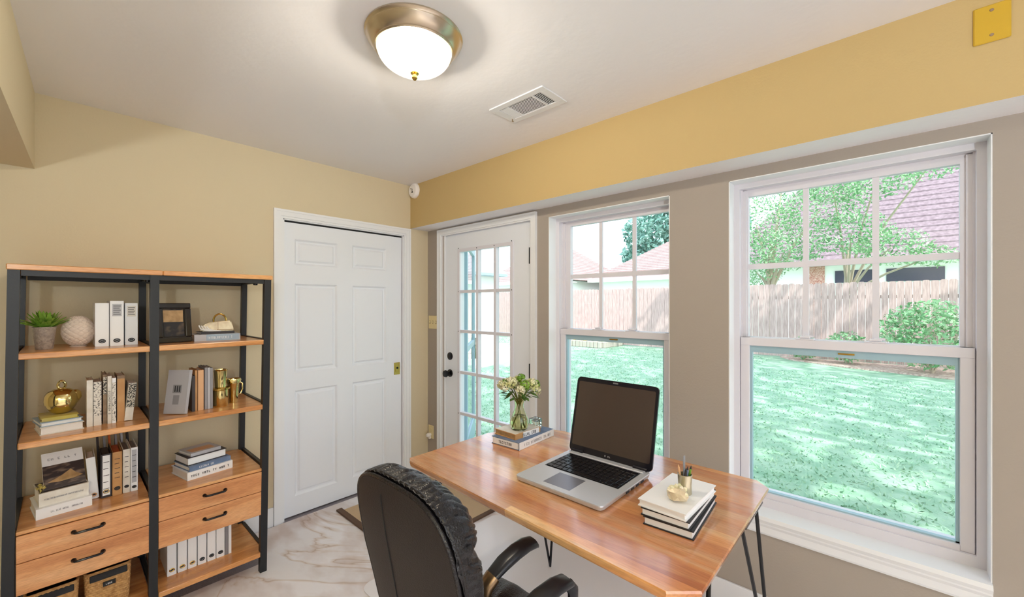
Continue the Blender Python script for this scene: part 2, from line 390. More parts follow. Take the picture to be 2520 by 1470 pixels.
# ------------------------------------------------------------------ glazed exterior door
d = thing('door_2', 'white glazed exterior door with fifteen panes and black knobs', 'door', (XW, 2.26, 0), kind='structure')
b = MB()
for a, c, t in ((0, .014, .022), (.014, .042, .018), (.042, .052, .012)):
    y0, y1, z1 = 1.738, 2.81, 2.066
    b.box(XW-t, XW, y0+a, y0+c, -.012, z1-a); b.box(XW-t, XW, y1-c, y1-a, -.012, z1-a); b.box(XW-t, XW, y0+c, y1-c, z1-c, z1-a)
b.build('casing', M['trim'], d, world=True)
b = MB(); b.box(XW, XO, 1.787, 1.797, 0, 2.038); b.box(XW, XO, 2.728, 2.743, 0, 2.038); b.box(XW, XO, 1.787, 2.743, 2.028, 2.038); b.box(XW, XO+.03, 1.787, 2.743, -.012, .012)
b.build('jamb', M['trim'], d, world=True)
xd = XW + .012
gy0, gy1 = 1.985, 2.547; gz0, gz1 = .235, 1.868
b = MB(); b.box(xd, xd+.044, 1.799, gy0, .015, 2.024); b.box(xd, xd+.044, gy1, 2.726, .015, 2.024); b.box(xd, xd+.044, gy0, gy1, .015, gz0); b.box(xd, xd+.044, gy0, gy1, gz1, 2.024)
b.build('door_panel', M['doorw'], d, world=True)
b = MB()   # raised lite frame and muntins
for t, i0, i1 in ((.010, -.022, .004),):
    b.box(xd-t, xd+.002, gy0+i0, gy0+i1, gz0+i0, gz1-i0); b.box(xd-t, xd+.002, gy1-i1, gy1-i0, gz0+i0, gz1-i0)
    b.box(xd-t, xd+.002, gy0+i1, gy1-i1, gz0+i0, gz0+i1); b.box(xd-t, xd+.002, gy0+i1, gy1-i1, gz1-i1, gz1-i0)
for y in (2.147, 2.341): b.box(xd-.006, xd+.03, y-.011, y+.011, gz0, gz1)
for z in (.562, .893, 1.224, 1.545): b.box(xd-.005, xd+.029, gy0, gy1, z-.011, z+.011)
lite = b.build('muntin_grille', M['vinyl'], d, world=True)
b = MB()
for z in (1.895, 1.545, 1.224, .893, .562, .22):
    for y in (1.974, 2.558): b.lathe([(0, -.0115), (.004, -.011), (.004, -.009)], (xd, y, z), 8, axis='x')
for y in (2.15, 2.34): b.lathe([(0, -.0115), (.004, -.011), (.004, -.009)], (xd, y, 1.879), 8, axis='x')
b.build('screw_heads', M['blackgloss'], lite, world=True)
MB().box(xd+.018, xd+.022, gy0, gy1, gz0, gz1).build('glass', M['glass'], d, world=True)
for z in (1.775, .98, .25):
    b = MB(); b.box(XW-.004, XW+.016, 1.795, 1.806, z-.05, z+.05); b.lathe([(.007, -.055), (.007, .055)], (XW-.004, 1.799, z), 10)
    b.build('hinge', M['black'], d, smooth=True, world=True)
MB().lathe([(0, -.014), (.02, -.014), (.031, -.008), (.032, 0)], (xd, 2.672, 1.013), 24, axis='x').build('deadbolt', M['blackgloss'], d, True, True)
k = MB().lathe([(.032, 0), (.031, -.008), (.012, -.012), (.011, -.03), (.024, -.036), (.030, -.048), (.026, -.060), (0, -.066)], (xd, 2.672, .872), 24, axis='x').build('knob', M['blackgloss'], d, True, True)
# storm door swung outwards beyond the glazed door
st = thing('storm_door', 'pale blue storm door standing open outside the glazed door', 'door', (2.40, 2.75, .03), (0, 0, R(43)))
b = MB(); b.box(0, .075, -.018, .018, 0, 2.0, .003); b.box(.80, .875, -.018, .018, 0, 2.0, .003); b.box(.075, .80, -.018, .018, 0, .2); b.box(.075, .80, -.018, .018, 1.93, 2.0); b.box(.075, .80, -.016, .016, .98, 1.03)
b.build('frame', M['vinylblue'], st)
MB().box(.075, .80, -.003, .003, .2, 1.93).build('glass', M['glass'], st)
b = MB(); b.box(.825, .85, -.03, -.018, .82, 1.05, .004); b.tube([(.838, -.02, .97), (.838, -.07, .97), (.80, -.075, .97), (.74, -.07, .965)], .009, 8); b.tube([(.838, -.02, .88), (.838, -.06, .88), (.838, -.06, .82)], .007, 8)
b.build('handle', M['nickel'], st, True)

# ------------------------------------------------------------------ double hung windows
def window(name, label, W, mun, gl):
    y0, y1, z0, z1 = W
    d = thing(name, label, 'window', (XW, (y0+y1)/2, z0), kind='structure')
    xf = 2.235
    b = MB(); f = .028
    # drywall-return liner painted white
    b.box(XW+.001, xf, y0-.001, y0+.004, z0, z1); b.box(XW+.001, xf, y1-.004, y1+.001, z0, z1); b.box(XW+.001, xf, y0, y1, z1-.004, z1+.001)
    b.build('reveal', M['trim'], d, world=True)
    b = MB()
    b.box(xf, XO+.02, y0, y0+f, z0, z1); b.box(xf, XO+.02, y1-f, y1, z0, z1); b.box(xf, XO+.02, y0+f, y1-f, z1-f, z1); b.box(xf, XO+.02, y0+f, y1-f, z0, z0+.045)
    b.box(xf+.03, xf+.036, y0+f, y0+f+.006, z0+.04, z1-f); b.box(xf+.03, xf+.036, y1-f-.006, y1-f, z0+.04, z1-f)
    b.build('frame', M['vinyl'], d, world=True)
    a0, a1 = y0+f, y1-f
    # upper sash (outer)
    xu = 2.283; g0, g1, gz0, gz1 = gl
    b = MB(); b.box(xu, xu+.03, a0, g0, 1.25, z1-f); b.box(xu, xu+.03, g1, a1, 1.25, z1-f); b.box(xu, xu+.03, g0, g1, gz1, z1-f); b.box(xu, xu+.03, g0, g1, 1.245, 1.283)
    b.box(xu-.012, xu+.001, a0, a0+.022, 1.28, z1-f-.004); b.box(xu-.012, xu+.001, a1-.022, a1, 1.28, z1-f-.004)
    su = b.build('upper_sash', M['vinyl'], d, world=True)
    b = MB()
    for y in mun: b.box(xu+.008, xu+.022, y-.011, y+.011, 1.283, gz1)
    b.box(xu+.006, xu+.021, g0, g1, 1.613, 1.639)
    b.build('muntins', M['vinyl'], su, world=True)
    MB().box(xu+.024, xu+.027, g0, g1, 1.27, gz1).build('glass', M['glass'], su, world=True)
    # lower sash (inner)
    xl = 2.247; l0, l1 = a0+.040, a1-.040; lz0, lz1 = z0+.066, 1.242
    b = MB(); b.box(xl, xl+.034, a0+.002, l0, z0+.045, 1.281, .002); b.box(xl, xl+.034, l1, a1-.002, z0+.045, 1.281, .002)
    b.box(xl, xl+.034, l0, l1, z0+.045, lz0); b.box(xl-.002, xl+.034, a0+.002, a1-.002, lz1, 1.281, .002)
    s2 = b.build('lower_sash', M['vinyl'], d, world=True)
    b = MB(); b.box(xl+.012, xl+.034, l0, l1, lz1-.032, lz1); b.box(xl+.012, xl+.034, l0, l0+.010, lz0, lz1-.032); b.box(xl+.012, xl+.034, l1-.010, l1, lz0, lz1-.032); b.box(xl+.012, xl+.034, l0, l1, lz0, lz0+.006)
    b.build('glazing_stop', M['vinylblue'], s2, world=True)
    MB().box(xl+.022, xl+.025, l0, l1, lz0, lz1-.005).build('glass', M['glass'], s2, world=True)
    ym = (y0+y1)/2
    MB().box(xl+.009, xl+.014, ym-.045, ym+.01, lz1-.018, lz1-.011).build('sash_label', M['brass'], s2, world=True)
    for y in mun:
        b = MB(); b.box(xl-.003, xl+.05, y-.035, y+.035, 1.281, 1.287, .002); b.box(xl+.005, xl+.04, y-.02, y+.02, 1.287, 1.297, .003); b.tube([(xl+.02, y-.03, 1.295), (xl+.02, y+.005, 1.297)], .005, 8)
        b.build('sash_lock', M['vinyl'], s2, world=True)
    # stool and apron
    pts = [(XW-.018, z0-.030), (XW-.024, z0-.015), (XW-.018, z0), (xf+.01, z0+.004), (xf+.01, z0-.030)]
    b = MB().prism(pts, y0+.001, y1-.001, 'y'); b.build('stool', M['trim'], d, world=True)
    b = MB(); b.prism([(XW, z0-.085), (XW-.011, z0-.083), (XW-.014, z0-.074), (XW-.013, z0-.048), (XW-.018, z0-.036), (XW-.018, z0-.029), (XW, z0-.029)], y0+.001, y1-.001, 'y')
    b.build('apron', M['trim'], d, world=True)
window('window_1', 'large white double hung window right of the desk, looking on the lawn', W1, (.272, .033), (-.205, .504, 0, 1.972))
window('window_2', 'white double hung window behind the laptop', W2, (1.333, 1.108), (.886, 1.557, 0, 1.962))

# ------------------------------------------------------------------ ceiling lamp, vent, alarm, plates
lx, ly = .885, 1.30
lp = thing('ceiling_lamp', 'round flush ceiling lamp with nickel ring and frosted glass dome, lit', 'lamp', (lx, ly, ZC))
b = MB().lathe([(.160, 0), (.176, -.001), (.178, -.007), (.172, -.012), (.170, -.015), (.173, -.019), (.168, -.026), (.160, -.036), (.151, -.046), (.146, -.050), (.147, -.054), (.143, -.058), (.137, -.057), (.134, -.050), (.13, -.02), (0, -.018)], seg=72)
b.build('ring', M['nickel'], lp, True)
def dome_mat():
    m = bpy.data.materials.new('frosted_glass_lit'); m.use_nodes = True; n = m.node_tree.nodes; l = m.node_tree.links
    n.remove(n['Principled BSDF']); o = n['Material Output']
    tr = n.new('ShaderNodeBsdfTransparent'); tr.inputs[0].default_value = (1, .97, .9, 1)
    em = n.new('ShaderNodeEmission'); em.inputs[0].default_value = (1, .90, .68, 1); em.inputs[1].default_value = .62
    df = n.new('ShaderNodeBsdfTranslucent'); df.inputs[0].default_value = (.045, .04, .028, 1)
    ad = n.new('ShaderNodeAddShader'); mx = n.new('ShaderNodeMixShader'); mx.inputs[0].default_value = .70
    l.new(em.outputs[0], ad.inputs[0]); l.new(df.outputs[0], ad.inputs[1]); l.new(tr.outputs[0], mx.inputs[1]); l.new(ad.outputs[0], mx.inputs[2]); l.new(mx.outputs[0], o.inputs[0])
    return m
b = MB().lathe([(.136 * math.cos(a), -.052 - .082 * math.sin(a)) for a in [PI/2*k/14 for k in range(15)]], seg=64)
b.build('glass_dome', dome_mat(), lp, True)
MB().lathe([(.004, -.10), (.016, -.134), (.016, -.138), (.007, -.141), (.007, -.146), (.011, -.148), (.011, -.155), (.005, -.162), (0, -.164)], seg=20).build('finial', M['brass'], lp, True)
pl = bpy.data.lights.new('bulb', 'POINT'); pl.energy = LAMP; pl.color = (1, .94, .85); pl.shadow_soft_size = .04
po = bpy.data.objects.new('bulb', pl); COL.objects.link(po); po.parent = lp; po.location = (0, 0, -.088)

# added uplighter behind the camera: soft fill bounced off the ceiling
ul = thing('fill_uplighter', 'added unseen uplighter giving soft fill light from behind the camera', 'lamp', (-.75, -1.35, -.012))
MB().lathe([(0, 0), (.14, 0), (.14, .012), (.03, .03), (.012, .05), (.012, 1.62), (.02, 1.64), (0, 1.64)], seg=24).build('stand', M['black'], ul, True)
MB().lathe([(.02, 1.63), (.10, 1.66), (.17, 1.73), (.175, 1.735), (.10, 1.672), (0, 1.645)], seg=32).build('bowl', M['nickel'], ul, True)
ql = bpy.data.lights.new('bulb', 'POINT'); ql.energy = FILL_LAMP; ql.color = (.88, .95, 1); ql.shadow_soft_size = .05
qo = bpy.data.objects.new('bulb', ql); COL.objects.link(qo); qo.parent = ul; qo.location = (0, 0, 1.75)

v = thing('ceiling_vent', 'white louvred air register in the ceiling near the soffit', 'vent', (1.57, 1.33, ZC))
vx0, vx1, vy0, vy1 = 1.471, 1.668, 1.157, 1.503
b = MB(); e = .038
b.box(vx0, vx0+e, vy0, vy1, ZC-.006, ZC, .002); b.box(vx1-e, vx1, vy0, vy1, ZC-.006, ZC, .002); b.box(vx0+e, vx1-e, vy0, vy0+e, ZC-.006, ZC); b.box(vx0+e, vx1-e, vy1-e, vy1, ZC-.006, ZC)
b.box(vx0+e, vx1-e, 1.243, 1.251, ZC-.006, ZC); b.box(vx0+e, vx1-e, 1.408, 1.416, ZC-.006, ZC)
b.build('frame', M['trim'], v, world=True)
MB().box(vx0+e, vx1-e, vy0+e, vy1-e, ZC-.0012, ZC-.0005).build('duct_shade', M['track'], v, world=True)  # black sheet paints the shade behind the louvres
for k in range(5):
    y = 1.2005 + k*.0095
    m = Matrix.Translation((1.57, y, ZC-.004)) @ Matrix.Rotation(R(0), 4, 'X'); MB().box(-.058, .058, -.0015, .0015, -.0006, .0006, mtx=m).build('louvre', M['trim'], v, world=True)
for k in range(12):
    x = vx0+e+.006+k*.010
    m = Matrix.Translation((x, 1.33, ZC-.004)) @ Matrix.Rotation(R(-15), 4, 'Y'); MB().box(-.0027, .0027, -.078, .078, -.0006, .0006, mtx=m).build('louvre', M['trim'], v, world=True)
for k in range(6):
    y = 1.420 + k*.0078
    m = Matrix.Translation((1.57, y, ZC-.004)) @ Matrix.Rotation(R(-12), 4, 'X'); MB().box(-.058, .058, -.0028, .0028, -.0006, .0006, mtx=m).build('louvre', M['trim'], v, world=True)
MB().tube([(1.622, 1.478, ZC-.006), (1.630, 1.486, ZC-.014), (1.636, 1.480, ZC-.014)], .003, 6).build('lever', M['nickel'], v, True, True)

a = thing('smoke_alarm', 'round white alarm mounted on the yellow soffit in the ceiling corner', 'alarm', (XS, 2.895, 2.385))
MB().lathe([(.062, 0), (.062, -.012), (.057, -.024), (.048, -.030), (.046, -.028), (.030, -.031), (0, -.032)], seg=40, axis='x').build('body', M['whitepl'], a, True)
b = MB(); b.box(-.034, -.031, -.012, .006, -.02, -.012); b.box(-.034, -.031, -.004, .0, -.02, .012); b.box(-.034, -.031, .012, .02, .012, .018)
b.build('sensor_slots', M['track'], a)
p = thing('cover_plate', 'mustard yellow blank cover plate on the soffit near the ceiling', 'plate', (XS, -.245, 2.33))
MB().box(-.006, 0, -.040, .039, -.061, .057, .003).build('plate', M['plate'], p)
for z in (-.04, .038): MB().lathe([(0, -.0085), (.004, -.008), (.005, -.006)], (0, 0, z), 10, axis='x').build('screw', M['brown'], p)
p = thing('light_switch', 'ivory triple toggle switch plate beside the glazed door', 'switch', (XW, 2.886, 1.288))
MB().box(-.006, 0, -.066, .062, -.057, .057, .003).build('plate', M['ivory'], p)
for y in (-.044, 0, .040): MB().box(-.016, -.005, y-.004, y+.004, -.006, .010, .002).build('toggle', M['ivory'], p)
for y in (-.044, 0, .040):
    b = MB(); b.box(-.0068, -.0058, y-.006, y+.006, -.013, .013); b.build('toggle_slot', M['brown'], p)
p = thing('wall_outlet', 'ivory wall outlet low beside the glazed door', 'outlet', (XW, 2.915, .337))
MB().box(-.006, 0, -.036, .036, -.057, .057, .003).build('plate', M['ivory'], p)
for z in (-.02, .02):
    b = MB().lathe([(0, -.0075), (.016, -.0075), (.017, -.005)], (0, 0, z), 16, axis='x'); b.build('socket', M['ivory'], p)
p = thing('night_light', 'small white night light plugged into the ivory outlet', 'night light', (XW-.008, 2.915, .315))
MB().lathe([(0, -.045), (.012, -.042), (.018, -.03), (.018, -.012), (.012, 0)], seg=16, axis='x').build('shade', M['whitepl'], p, True)
MB().box(-.02, 0, -.01, .01, -.035, -.012, .003).build('plug', M['whitepl'], p)

# ------------------------------------------------------------------ floor coverings
b = MB().prism([(-1.3, -1.6), (2.10, -1.6), (2.10, 2.94), (.760, 2.94), (.760, 2.575), (-1.3, 2.575)], -.012, -.004)
tag(b.build('area_rug', M['marble']), 'pale marbled floor covering with brown veins in front of the doors', 'rug')
def rr(x0, x1, y0, y1, r, n=6):
    P = []
    for cx, cy, a0 in ((x1-r, y0+r, -90), (x1-r, y1-r, 0), (x0+r, y1-r, 90), (x0+r, y0+r, 180)):
        for k in range(n+1):
            a = R(a0+90*k/n); P.append((cx+r*math.cos(a), cy+r*math.sin(a)))
    return P
b = MB().prism(rr(1.02, 2.02, -.35, 1.985, .06), -.004, .0)
tag(b.build('chair_mat', M['matw']), 'pearl white glossy mat on the floor under the desk', 'floor mat')
dm = thing('door_mat', 'tan mat with brown border on the floor before the doors', 'door mat', (1.68, 2.38, 0))
MB().box(1.325, 2.09, 2.045, 2.80, -.004, .006).build('mat_field', M['doormat'], dm, world=True)
b = MB(); b.box(1.285, 1.325, 2.01, 2.835, -.004, .009, .002); b.box(1.325, 2.09, 2.015, 2.045, -.004, .009)
b.build('border', M['matedge'], dm, world=True)

# ------------------------------------------------------------------ bookcase
bc = thing('bookcase', 'double honey oak bookcase with black metal frame and four drawers', 'bookcase', (.30, 2.72, -.012))
YF, YK = 2.485, 2.935
def post(xt, xb, y, w_=.032, zb=-.012, zt=1.575):
    h = w_/2; b = MB()
    pts = [(xb-h, zb), (xb+h, zb), (xt+h, zt), (xt-h, zt)]
    b.prism(pts, y-h, y+h, 'y'); return b.build('post', M['black'], bc, world=True)
FX = ((-.128, -.148), (.285, .279), (.752, .730))
for t, q in FX: post(t, q, YF+.014, zb=-.004); post(t, q, YK-.014, .028)
MB().box(-.147, .3135, YF-.006, YK+.006, 1.575, 1.598, .003).build('top_board', M['shelfwood'], bc, world=True)
MB().box(.3145, .775, YF-.006, YK+.006, 1.575, 1.598, .003).build('top_board', M['shelfwood'], bc, world=True)
for x0, x1 in ((-.11, .27), (.30, .735)):
    MB().box(x0, x1, YF+.004, YF+.022, 1.553, 1.575).build('top_rail', M['black'], bc, world=True)
    MB().box(x0, x1, YK-.022, YK-.004, 1.553, 1.575).build('top_rail', M['black'], bc, world=True)
for zt in (1.25, .90, .105):
    for x0, x1 in ((-.120, .272), (.298, .738)):
        MB().box(x0, x1, YF+.001, YK-.001, zt-.026, zt, .004, 2).build('shelf', M['shelfwood'], bc, world=True)
for zt in (1.575, 1.25, .90, .56, .105):
    for x in (-.131, .284, .744):
        MB().box(x-.008, x+.008, YF+.03, YK-.03, zt-.014, zt+.004).build('side_rail', M['black'], bc, world=True)
for (x0, x1) in ((-.124, .270), (.297, .731)):
    MB().box(x0, x1, YF+.002, YK-.001, .542, .556, .002).build('drawer_case_top', M['shelfwood'], bc, world=True)
    b = MB(); b.box(x0, x0+.012, YF+.018, YK-.002, .318, .542); b.box(x1-.012, x1, YF+.018, YK-.002, .318, .542); b.box(x0+.012, x1-.012, YF+.018, YK-.002, .306, .318); b.box(x0+.012, x1-.012, YK-.012, YK-.002, .318, .542)
    b.build('drawer_case', M['drawerwood'], bc, world=True)
    for z0, z1 in ((.308, .4305), (.4335, .5385)):
        dr = MB().box(x0+.001, x1-.001, YF, YF+.016, z0, z1, .0015).box(x0+.016, x1-.016, YF+.016, YK-.02, z0+.014, z1-.012).build('drawer', M['drawerwood'], bc, world=True)
        xc = (x0+x1)/2; zc = (z0+z1)/2 + .012; hw = .043
        b = MB()
        b.tube([(xc-hw, YF+.002, zc), (xc-hw, YF-.012, zc), (xc-hw+.004, YF-.019, zc), (xc-hw+.012, YF-.022, zc), (xc+hw-.012, YF-.022, zc), (xc+hw-.004, YF-.019, zc), (xc+hw, YF-.012, zc), (xc+hw, YF+.002, zc)], .0052, 8)
        for s_ in (-1, 1): b.lathe([(.0085, 0), (.0085, -.005), (.0065, -.008)], (xc+s_*hw, YF, zc), 12, axis='y')
        b.build('handle', M['blackgloss'], dr, True, True)
b = MB().lathe([(0, -.010), (.022, -.009), (.026, 0)], (-.085, YF+.03, 1.575), 16); b.build('bracket', M['blackgloss'], bc, True, True)
for x in (.262, .70): MB().lathe([(0, -.010), (.010, -.009), (.012, 0)], (x, YF+.03, 1.553), 12).build('bracket', M['blackgloss'], bc, True, True)

# ------------------------------------------------------------------ books
rng = random.Random(4)
def glyphs(b, mtx, length, height, n, seedv=0, dense=False):
    """small strokes like lettering: u along the line, v up, w out of the face"""
    g = random.Random(seedv); u = -length/2; st = length/n
    for k in range(n):
        if g.random() < .12: u += st; continue
        w_ = st*.62; hh = height*(.8 + .2*g.random()); t = min(height*.16, st*.2)
        kind = g.choice('HLOTNC')
        def bar(u0, u1, v0, v1): b.box(u0, u1, v0, v1, 0, .0006, mtx=mtx)
        if kind in 'HLNOC': bar(u, u+t, 0, hh)
        if kind in 'HNO': bar(u+w_-t, u+w_, 0, hh)
        if kind in 'LOC': bar(u, u+w_, 0, t)
        if kind in 'OCT': bar(u, u+w_, hh-t, hh)
        if kind == 'H': bar(u, u+w_, hh/2-t/2, hh/2+t/2)
        if kind == 'T': bar(u+w_/2-t/2, u+w_/2+t/2, 0, hh)
        u += st
VUP = Matrix(((0, 1, 0, 0), (0, 0, -1, 0), (-1, 0, 0, 0), (0, 0, 0, 1)))      # local (u,v,w) -> text running down a spine that faces -Y
VUP = Matrix(((0, 1, 0, 0), (0, 0, -1, 0), (1, 0, 0, 0), (0, 0, 0, 1)))
VFL = Matrix(((1, 0, 0, 0), (0, 0, -1, 0), (0, 1, 0, 0), (0, 0, 0, 1)))       # text along X on a face that faces -Y
def book_up(label, x, y, z, t, h, dd, cover, lean=0, rz=0, group=None, text=None, ink='ink', page='page', title=None, name='book', cat='book', spine=None):
    z += t/2*abs(math.sin(R(lean)))
    o = thing(name, label, cat, (x, y, z), (0, R(lean), R(rz)), group)
    c = .0022
    b = MB(); b.box(-t/2, -t/2+c, 0, dd, 0, h); b.box(t/2-c, t/2, 0, dd, 0, h); b.box(-t/2+c, t/2-c, 0, c, 0, h)
    b.build('cover', M[cover], o)
    MB().box(-t/2+c, t/2-c, c, dd-.004, .003, h-.005).build('pages', M[page], o)
    if spine: MB().box(-t/2+.0006, t/2-.0006, -.0008, 0, h*spine[1], h*spine[2]).build('spine_panel', M[spine[0]], o)
    if text:
        b = MB(); L, pos, n, hf = text
        glyphs(b, Matrix.Translation((-t*hf/2, -.0008, h*pos)) @ VUP, h*L, t*hf, n, int(x*1e4) % 997)
        b.build('title', M[ink], o)
    return o
def book_flat(label, x, y, z, L, t, dd, cover, rz=0, group=None, text=None, ink='ink', page='page', name='book', cat='book', side='open', top=None, tilt=0, spine=None):
    """lies flat; spine towards -Y, length along X"""
    o = thing(name, label, cat, (x, y, z), (R(tilt), 0, R(rz)), group)
    c = min(.003, t*.14)
    b = MB(); b.box(-L/2, L/2, 0, dd, 0, c); b.box(-L/2, L/2, 0, dd, t-c, t)
    if side != 'pages': b.box(-L/2, L/2, 0, .003, c, t-c)
    b.build('cover', M[cover], o)
    MB().box(-L/2+.004, L/2-.004, .003 if side != 'pages' else .005, dd-.004, c, t-c).build('pages', M[page], o)
    if spine: MB().box(-L/2+spine[1]*L, -L/2+spine[2]*L, -.0007, 0, .0005, t-.0005).build('spine_panel', M[spine[0]], o)
    if text:
        b = MB(); fl, pos, n, hf = text
        glyphs(b, Matrix.Translation((L*pos, -.0008, t*(1-hf)/2)) @ VFL, L*fl, t*hf, n, int(abs(x*1e4+z*1e3)) % 997)
        b.build('title', M[ink], o)
    if top:
        b = MB()
        b.box(-L/2+L*top[1], -L/2+L*top[2], dd*top[3], dd*top[4], t, t+.0007); b.build('cover_print', M[top[0]], o)
    return o
def binder(label, x, y, z, t, h, dd, cover='white', ring=.22, lab=None, group=None, ringm='ink', inner='page', lean=0, marks=None):
    o = thing('binder', label, 'binder', (x, y, z), (0, R(lean), 0), group)
    c = .0025
    b = MB(); b.box(-t/2, -t/2+c, 0, dd, 0, h, .0008); b.box(t/2-c, t/2, 0, dd, 0, h, .0008); b.box(-t/2+c, t/2-c, 0, c, 0, h)
    b.build('cover', M[cover], o)
    MB().box(-t/2+c+.003, t/2-c-.003, c+.004, dd-.008, .004, h-.012).build('papers', M[inner], o)
    b = MB(); pts = []
    pr = min(.010, t*.26)
    for k in range(16):
        a = 2*PI*k/16; pts.append((pr*math.cos(a), -.0015, h*ring+pr*.75*math.sin(a)))
    b.tube(pts, .0022, 6, closed=True); b.build('finger_ring', M['ink' if ringm == 'ink' else ringm], o, True)
    MB().box(-pr*.6, pr*.6, -.0012, 0, h*ring-pr*.35, h*ring+pr*.35).build('ring_hole', M['ink'], o)
    if lab:
        l_ = MB().box(-t*.34, t*.34, -.0010, 0, h*lab[0], h*lab[1]).build('spine_label', M[lab[2]], o)
        b = MB()
        for k in range(5):
            zz = h*(lab[0]+(lab[1]-lab[0])*(k+1)/6); b.box(-t*.27, t*.27*(1-.3*(k % 2)), -.0016, -.001, zz-.0012, zz+.0012)
        b.build('lettering', M['ink'], l_)
    if marks:
        b = MB(); glyphs(b, Matrix.Translation((0, -.0008, h*marks[0])) @ VFL, t*.6, t*.16, 3, int(x*1e4) % 991); b.build('lettering', M['ink'], o)
    return o
Z1, Z2, Z3, Z4 = 1.2502, .9002, .5562, .1052
# shelf 1, left
g = 'white binders on the top left shelf'
binder('plain white binder beside the round white vase on the upper left shelf', .120, 2.63, Z1, .046, .197, .20, 'white', .12, None, g, inner='dark')
binder('white binder with lined spine label, tallest of the three on the upper left shelf', .168, 2.62, Z1, .046, .207, .21, 'white', .12, (.66, .93, 'silver'), g, inner='dark')
binder('white binder with grey spine label standing next to the middle post', .218, 2.63, Z1, .044, .197, .20, 'white', .12, (.68, .93, 'offwhite'), g, inner='dark')
# pot plant
o = thing('potted_fern', 'small green fern in a speckled grey pot on the upper left shelf', 'plant', (-.053, 2.64, Z1))
MB().lathe([(0, 0), (.024, 0), (.026, .003), (.034, .088), (.036, .094), (.033, .096), (.031, .090), (.030, .084)], seg=32).build('pot', M['pot'], o, True)
MB().lathe([(0, .086), (.031, .085)], seg=20).build('soil', M['soil'], o)
b = MB(); g_ = random.Random(7)
for k in range(95):
    a = g_.random()*2*PI; ln = .055+.052*g_.random(); el = R(32+58*g_.random()); r0 = .012*g_.random()
    d_ = Vector((math.cos(a)*math.cos(el), math.sin(a)*math.cos(el), math.sin(el))); p0 = Vector((r0*math.cos(a), r0*math.sin(a), .085))
    side = Vector((-math.sin(a), math.cos(a), 0)); prev = None
    for j in range(6):
        f = j/5; c_ = p0 + d_*ln*f + Vector((0, 0, -ln*.22*f*f)); wv = .008*math.sin(PI*min(1, .15+f*.85))*(1 if j % 2 else 1.5)
        cur = (b.bm.verts.new(c_-side*wv), b.bm.verts.new(c_+Vector((0, 0, .002))), b.bm.verts.new(c_+side*wv))
        if prev:
            b.bm.faces.new((prev[0], prev[1], cur[1], cur[0])); b.bm.faces.new((prev[1], prev[2], cur[2], cur[1]))
        prev = cur
b.build('leaves', M['leaf'], o)
# round textured vase: woven diamonds in relief
o = thing('round_vase', 'round white ceramic ball vase with diamond lattice relief on the upper left shelf', 'vase', (.047, 2.70, Z1))
b = MB()
def sp(u, v_):
    a = 2*PI*u; t = PI*(v_*.93+.02)
    k = abs(math.sin(11*a/1.0*.5+9*t))*abs(math.sin(11*a*.5-9*t)); r = .056*(1 - .05*(1-min(1, k*3)))
    return Vector((r*.98*math.sin(t)*math.cos(a), r*.8*math.sin(t)*math.sin(a), .070 - r*1.25*math.cos(t)))
b.grid(sp, 132, 90, cu=True); b.build('body', M['ceramic'], o, True)
MB().lathe([(0, 0), (.026, 0), (.028, .004)], seg=24).build('base', M['ceramic'], o, True)
# shelf 1, right: frame
o = thing('picture_frame', 'espresso framed picture leaning back on the upper right shelf', 'picture frame', (.376, 2.615, Z1+.0015), (R(-9), 0, R(7)))
fw, fh = .142, .198; b = MB(); e = .026
for (x0, x1, z0, z1) in ((-fw/2, fw/2, 0, e), (-fw/2, fw/2, fh-e, fh), (-fw/2, -fw/2+e, e, fh-e), (fw/2-e, fw/2, e, fh-e)): b.box(x0, x1, -.006, .014, z0, z1, .004, 2)
for (x0, x1, z0, z1) in ((-fw/2+e-.004, fw/2-e+.004, e-.004, e+.004), (-fw/2+e-.004, fw/2-e+.004, fh-e-.004, fh-e+.004), (-fw/2+e-.004, -fw/2+e+.004, e, fh-e), (fw/2-e-.004, fw/2-e+.004, e, fh-e)): b.box(x0, x1, -.002, .012, z0, z1, .002)
b.build('frame', M['frame'], o)
p_ = MB().box(-fw/2+e, fw/2-e, .004, .008, e, fh-e).build('picture', M['pic'], o)
MB().box(-fw/2+e+.004, fw/2-e-.006, .0030, .0045, fh*.52, fh-e-.010).build('picture_patch', M['scree'], p_)
MB().box(-.02, .02, .014, .018, .02, fh*.7).build('stand', M['frame'], o)
book_flat('pale blue grey book on the upper right shelf under the dark book', .553, 2.61, Z1, .200, .034, .16, 'silver', rz=-3, text=(.55, .05, 16, .4), ink='white', spine=('paleblue', .25, .97))
book_flat('dark thin book below the cream ornament on the upper right shelf', .560, 2.64, Z1+.0342, .150, .012, .11, 'dark', rz=2)
o = thing('handbag_ornament', 'cream and gold bag shaped ornament with ring handle on the upper right shelf', 'ornament', (.566, 2.69, Z1+.0464), (0, 0, R(-6)))
b = MB().prism([(-.070, 0), (.074, 0), (.070, .018), (.060, .056), (.0, .052), (-.045, .046), (-.070, .026), (-.078, .012)], -.028, .028, 'y')
bmesh.ops.bevel(b.bm, geom=list(b.bm.edges), offset=.006, segments=2, affect='EDGES')
b.build('body', M['geode'], o, True)
b = MB()
for k in range(4):
    f = k*.011; b.tube([(-.082+f, -.030, .034-f*.2), (-.074+f, -.031, .014), (-.052+f, -.031, .004), (-.02+f, -.030, .001)], .0035, 6)
b.build('fringe', M['whitepl'], o, True)
MB().box(.0, .002, -.030, -.027, .004, .052).box(-.004, .066, -.0295, -.027, .006, .010).build('seam', M['bronze'], o)
b = MB(); b.tube([(.012+.028*math.cos(a), 0, .058+.034*math.sin(a)) for a in [R(-25+230*k/20) for k in range(21)]], .0045, 8); b.build('ring_handle', M['brass'], o, True)

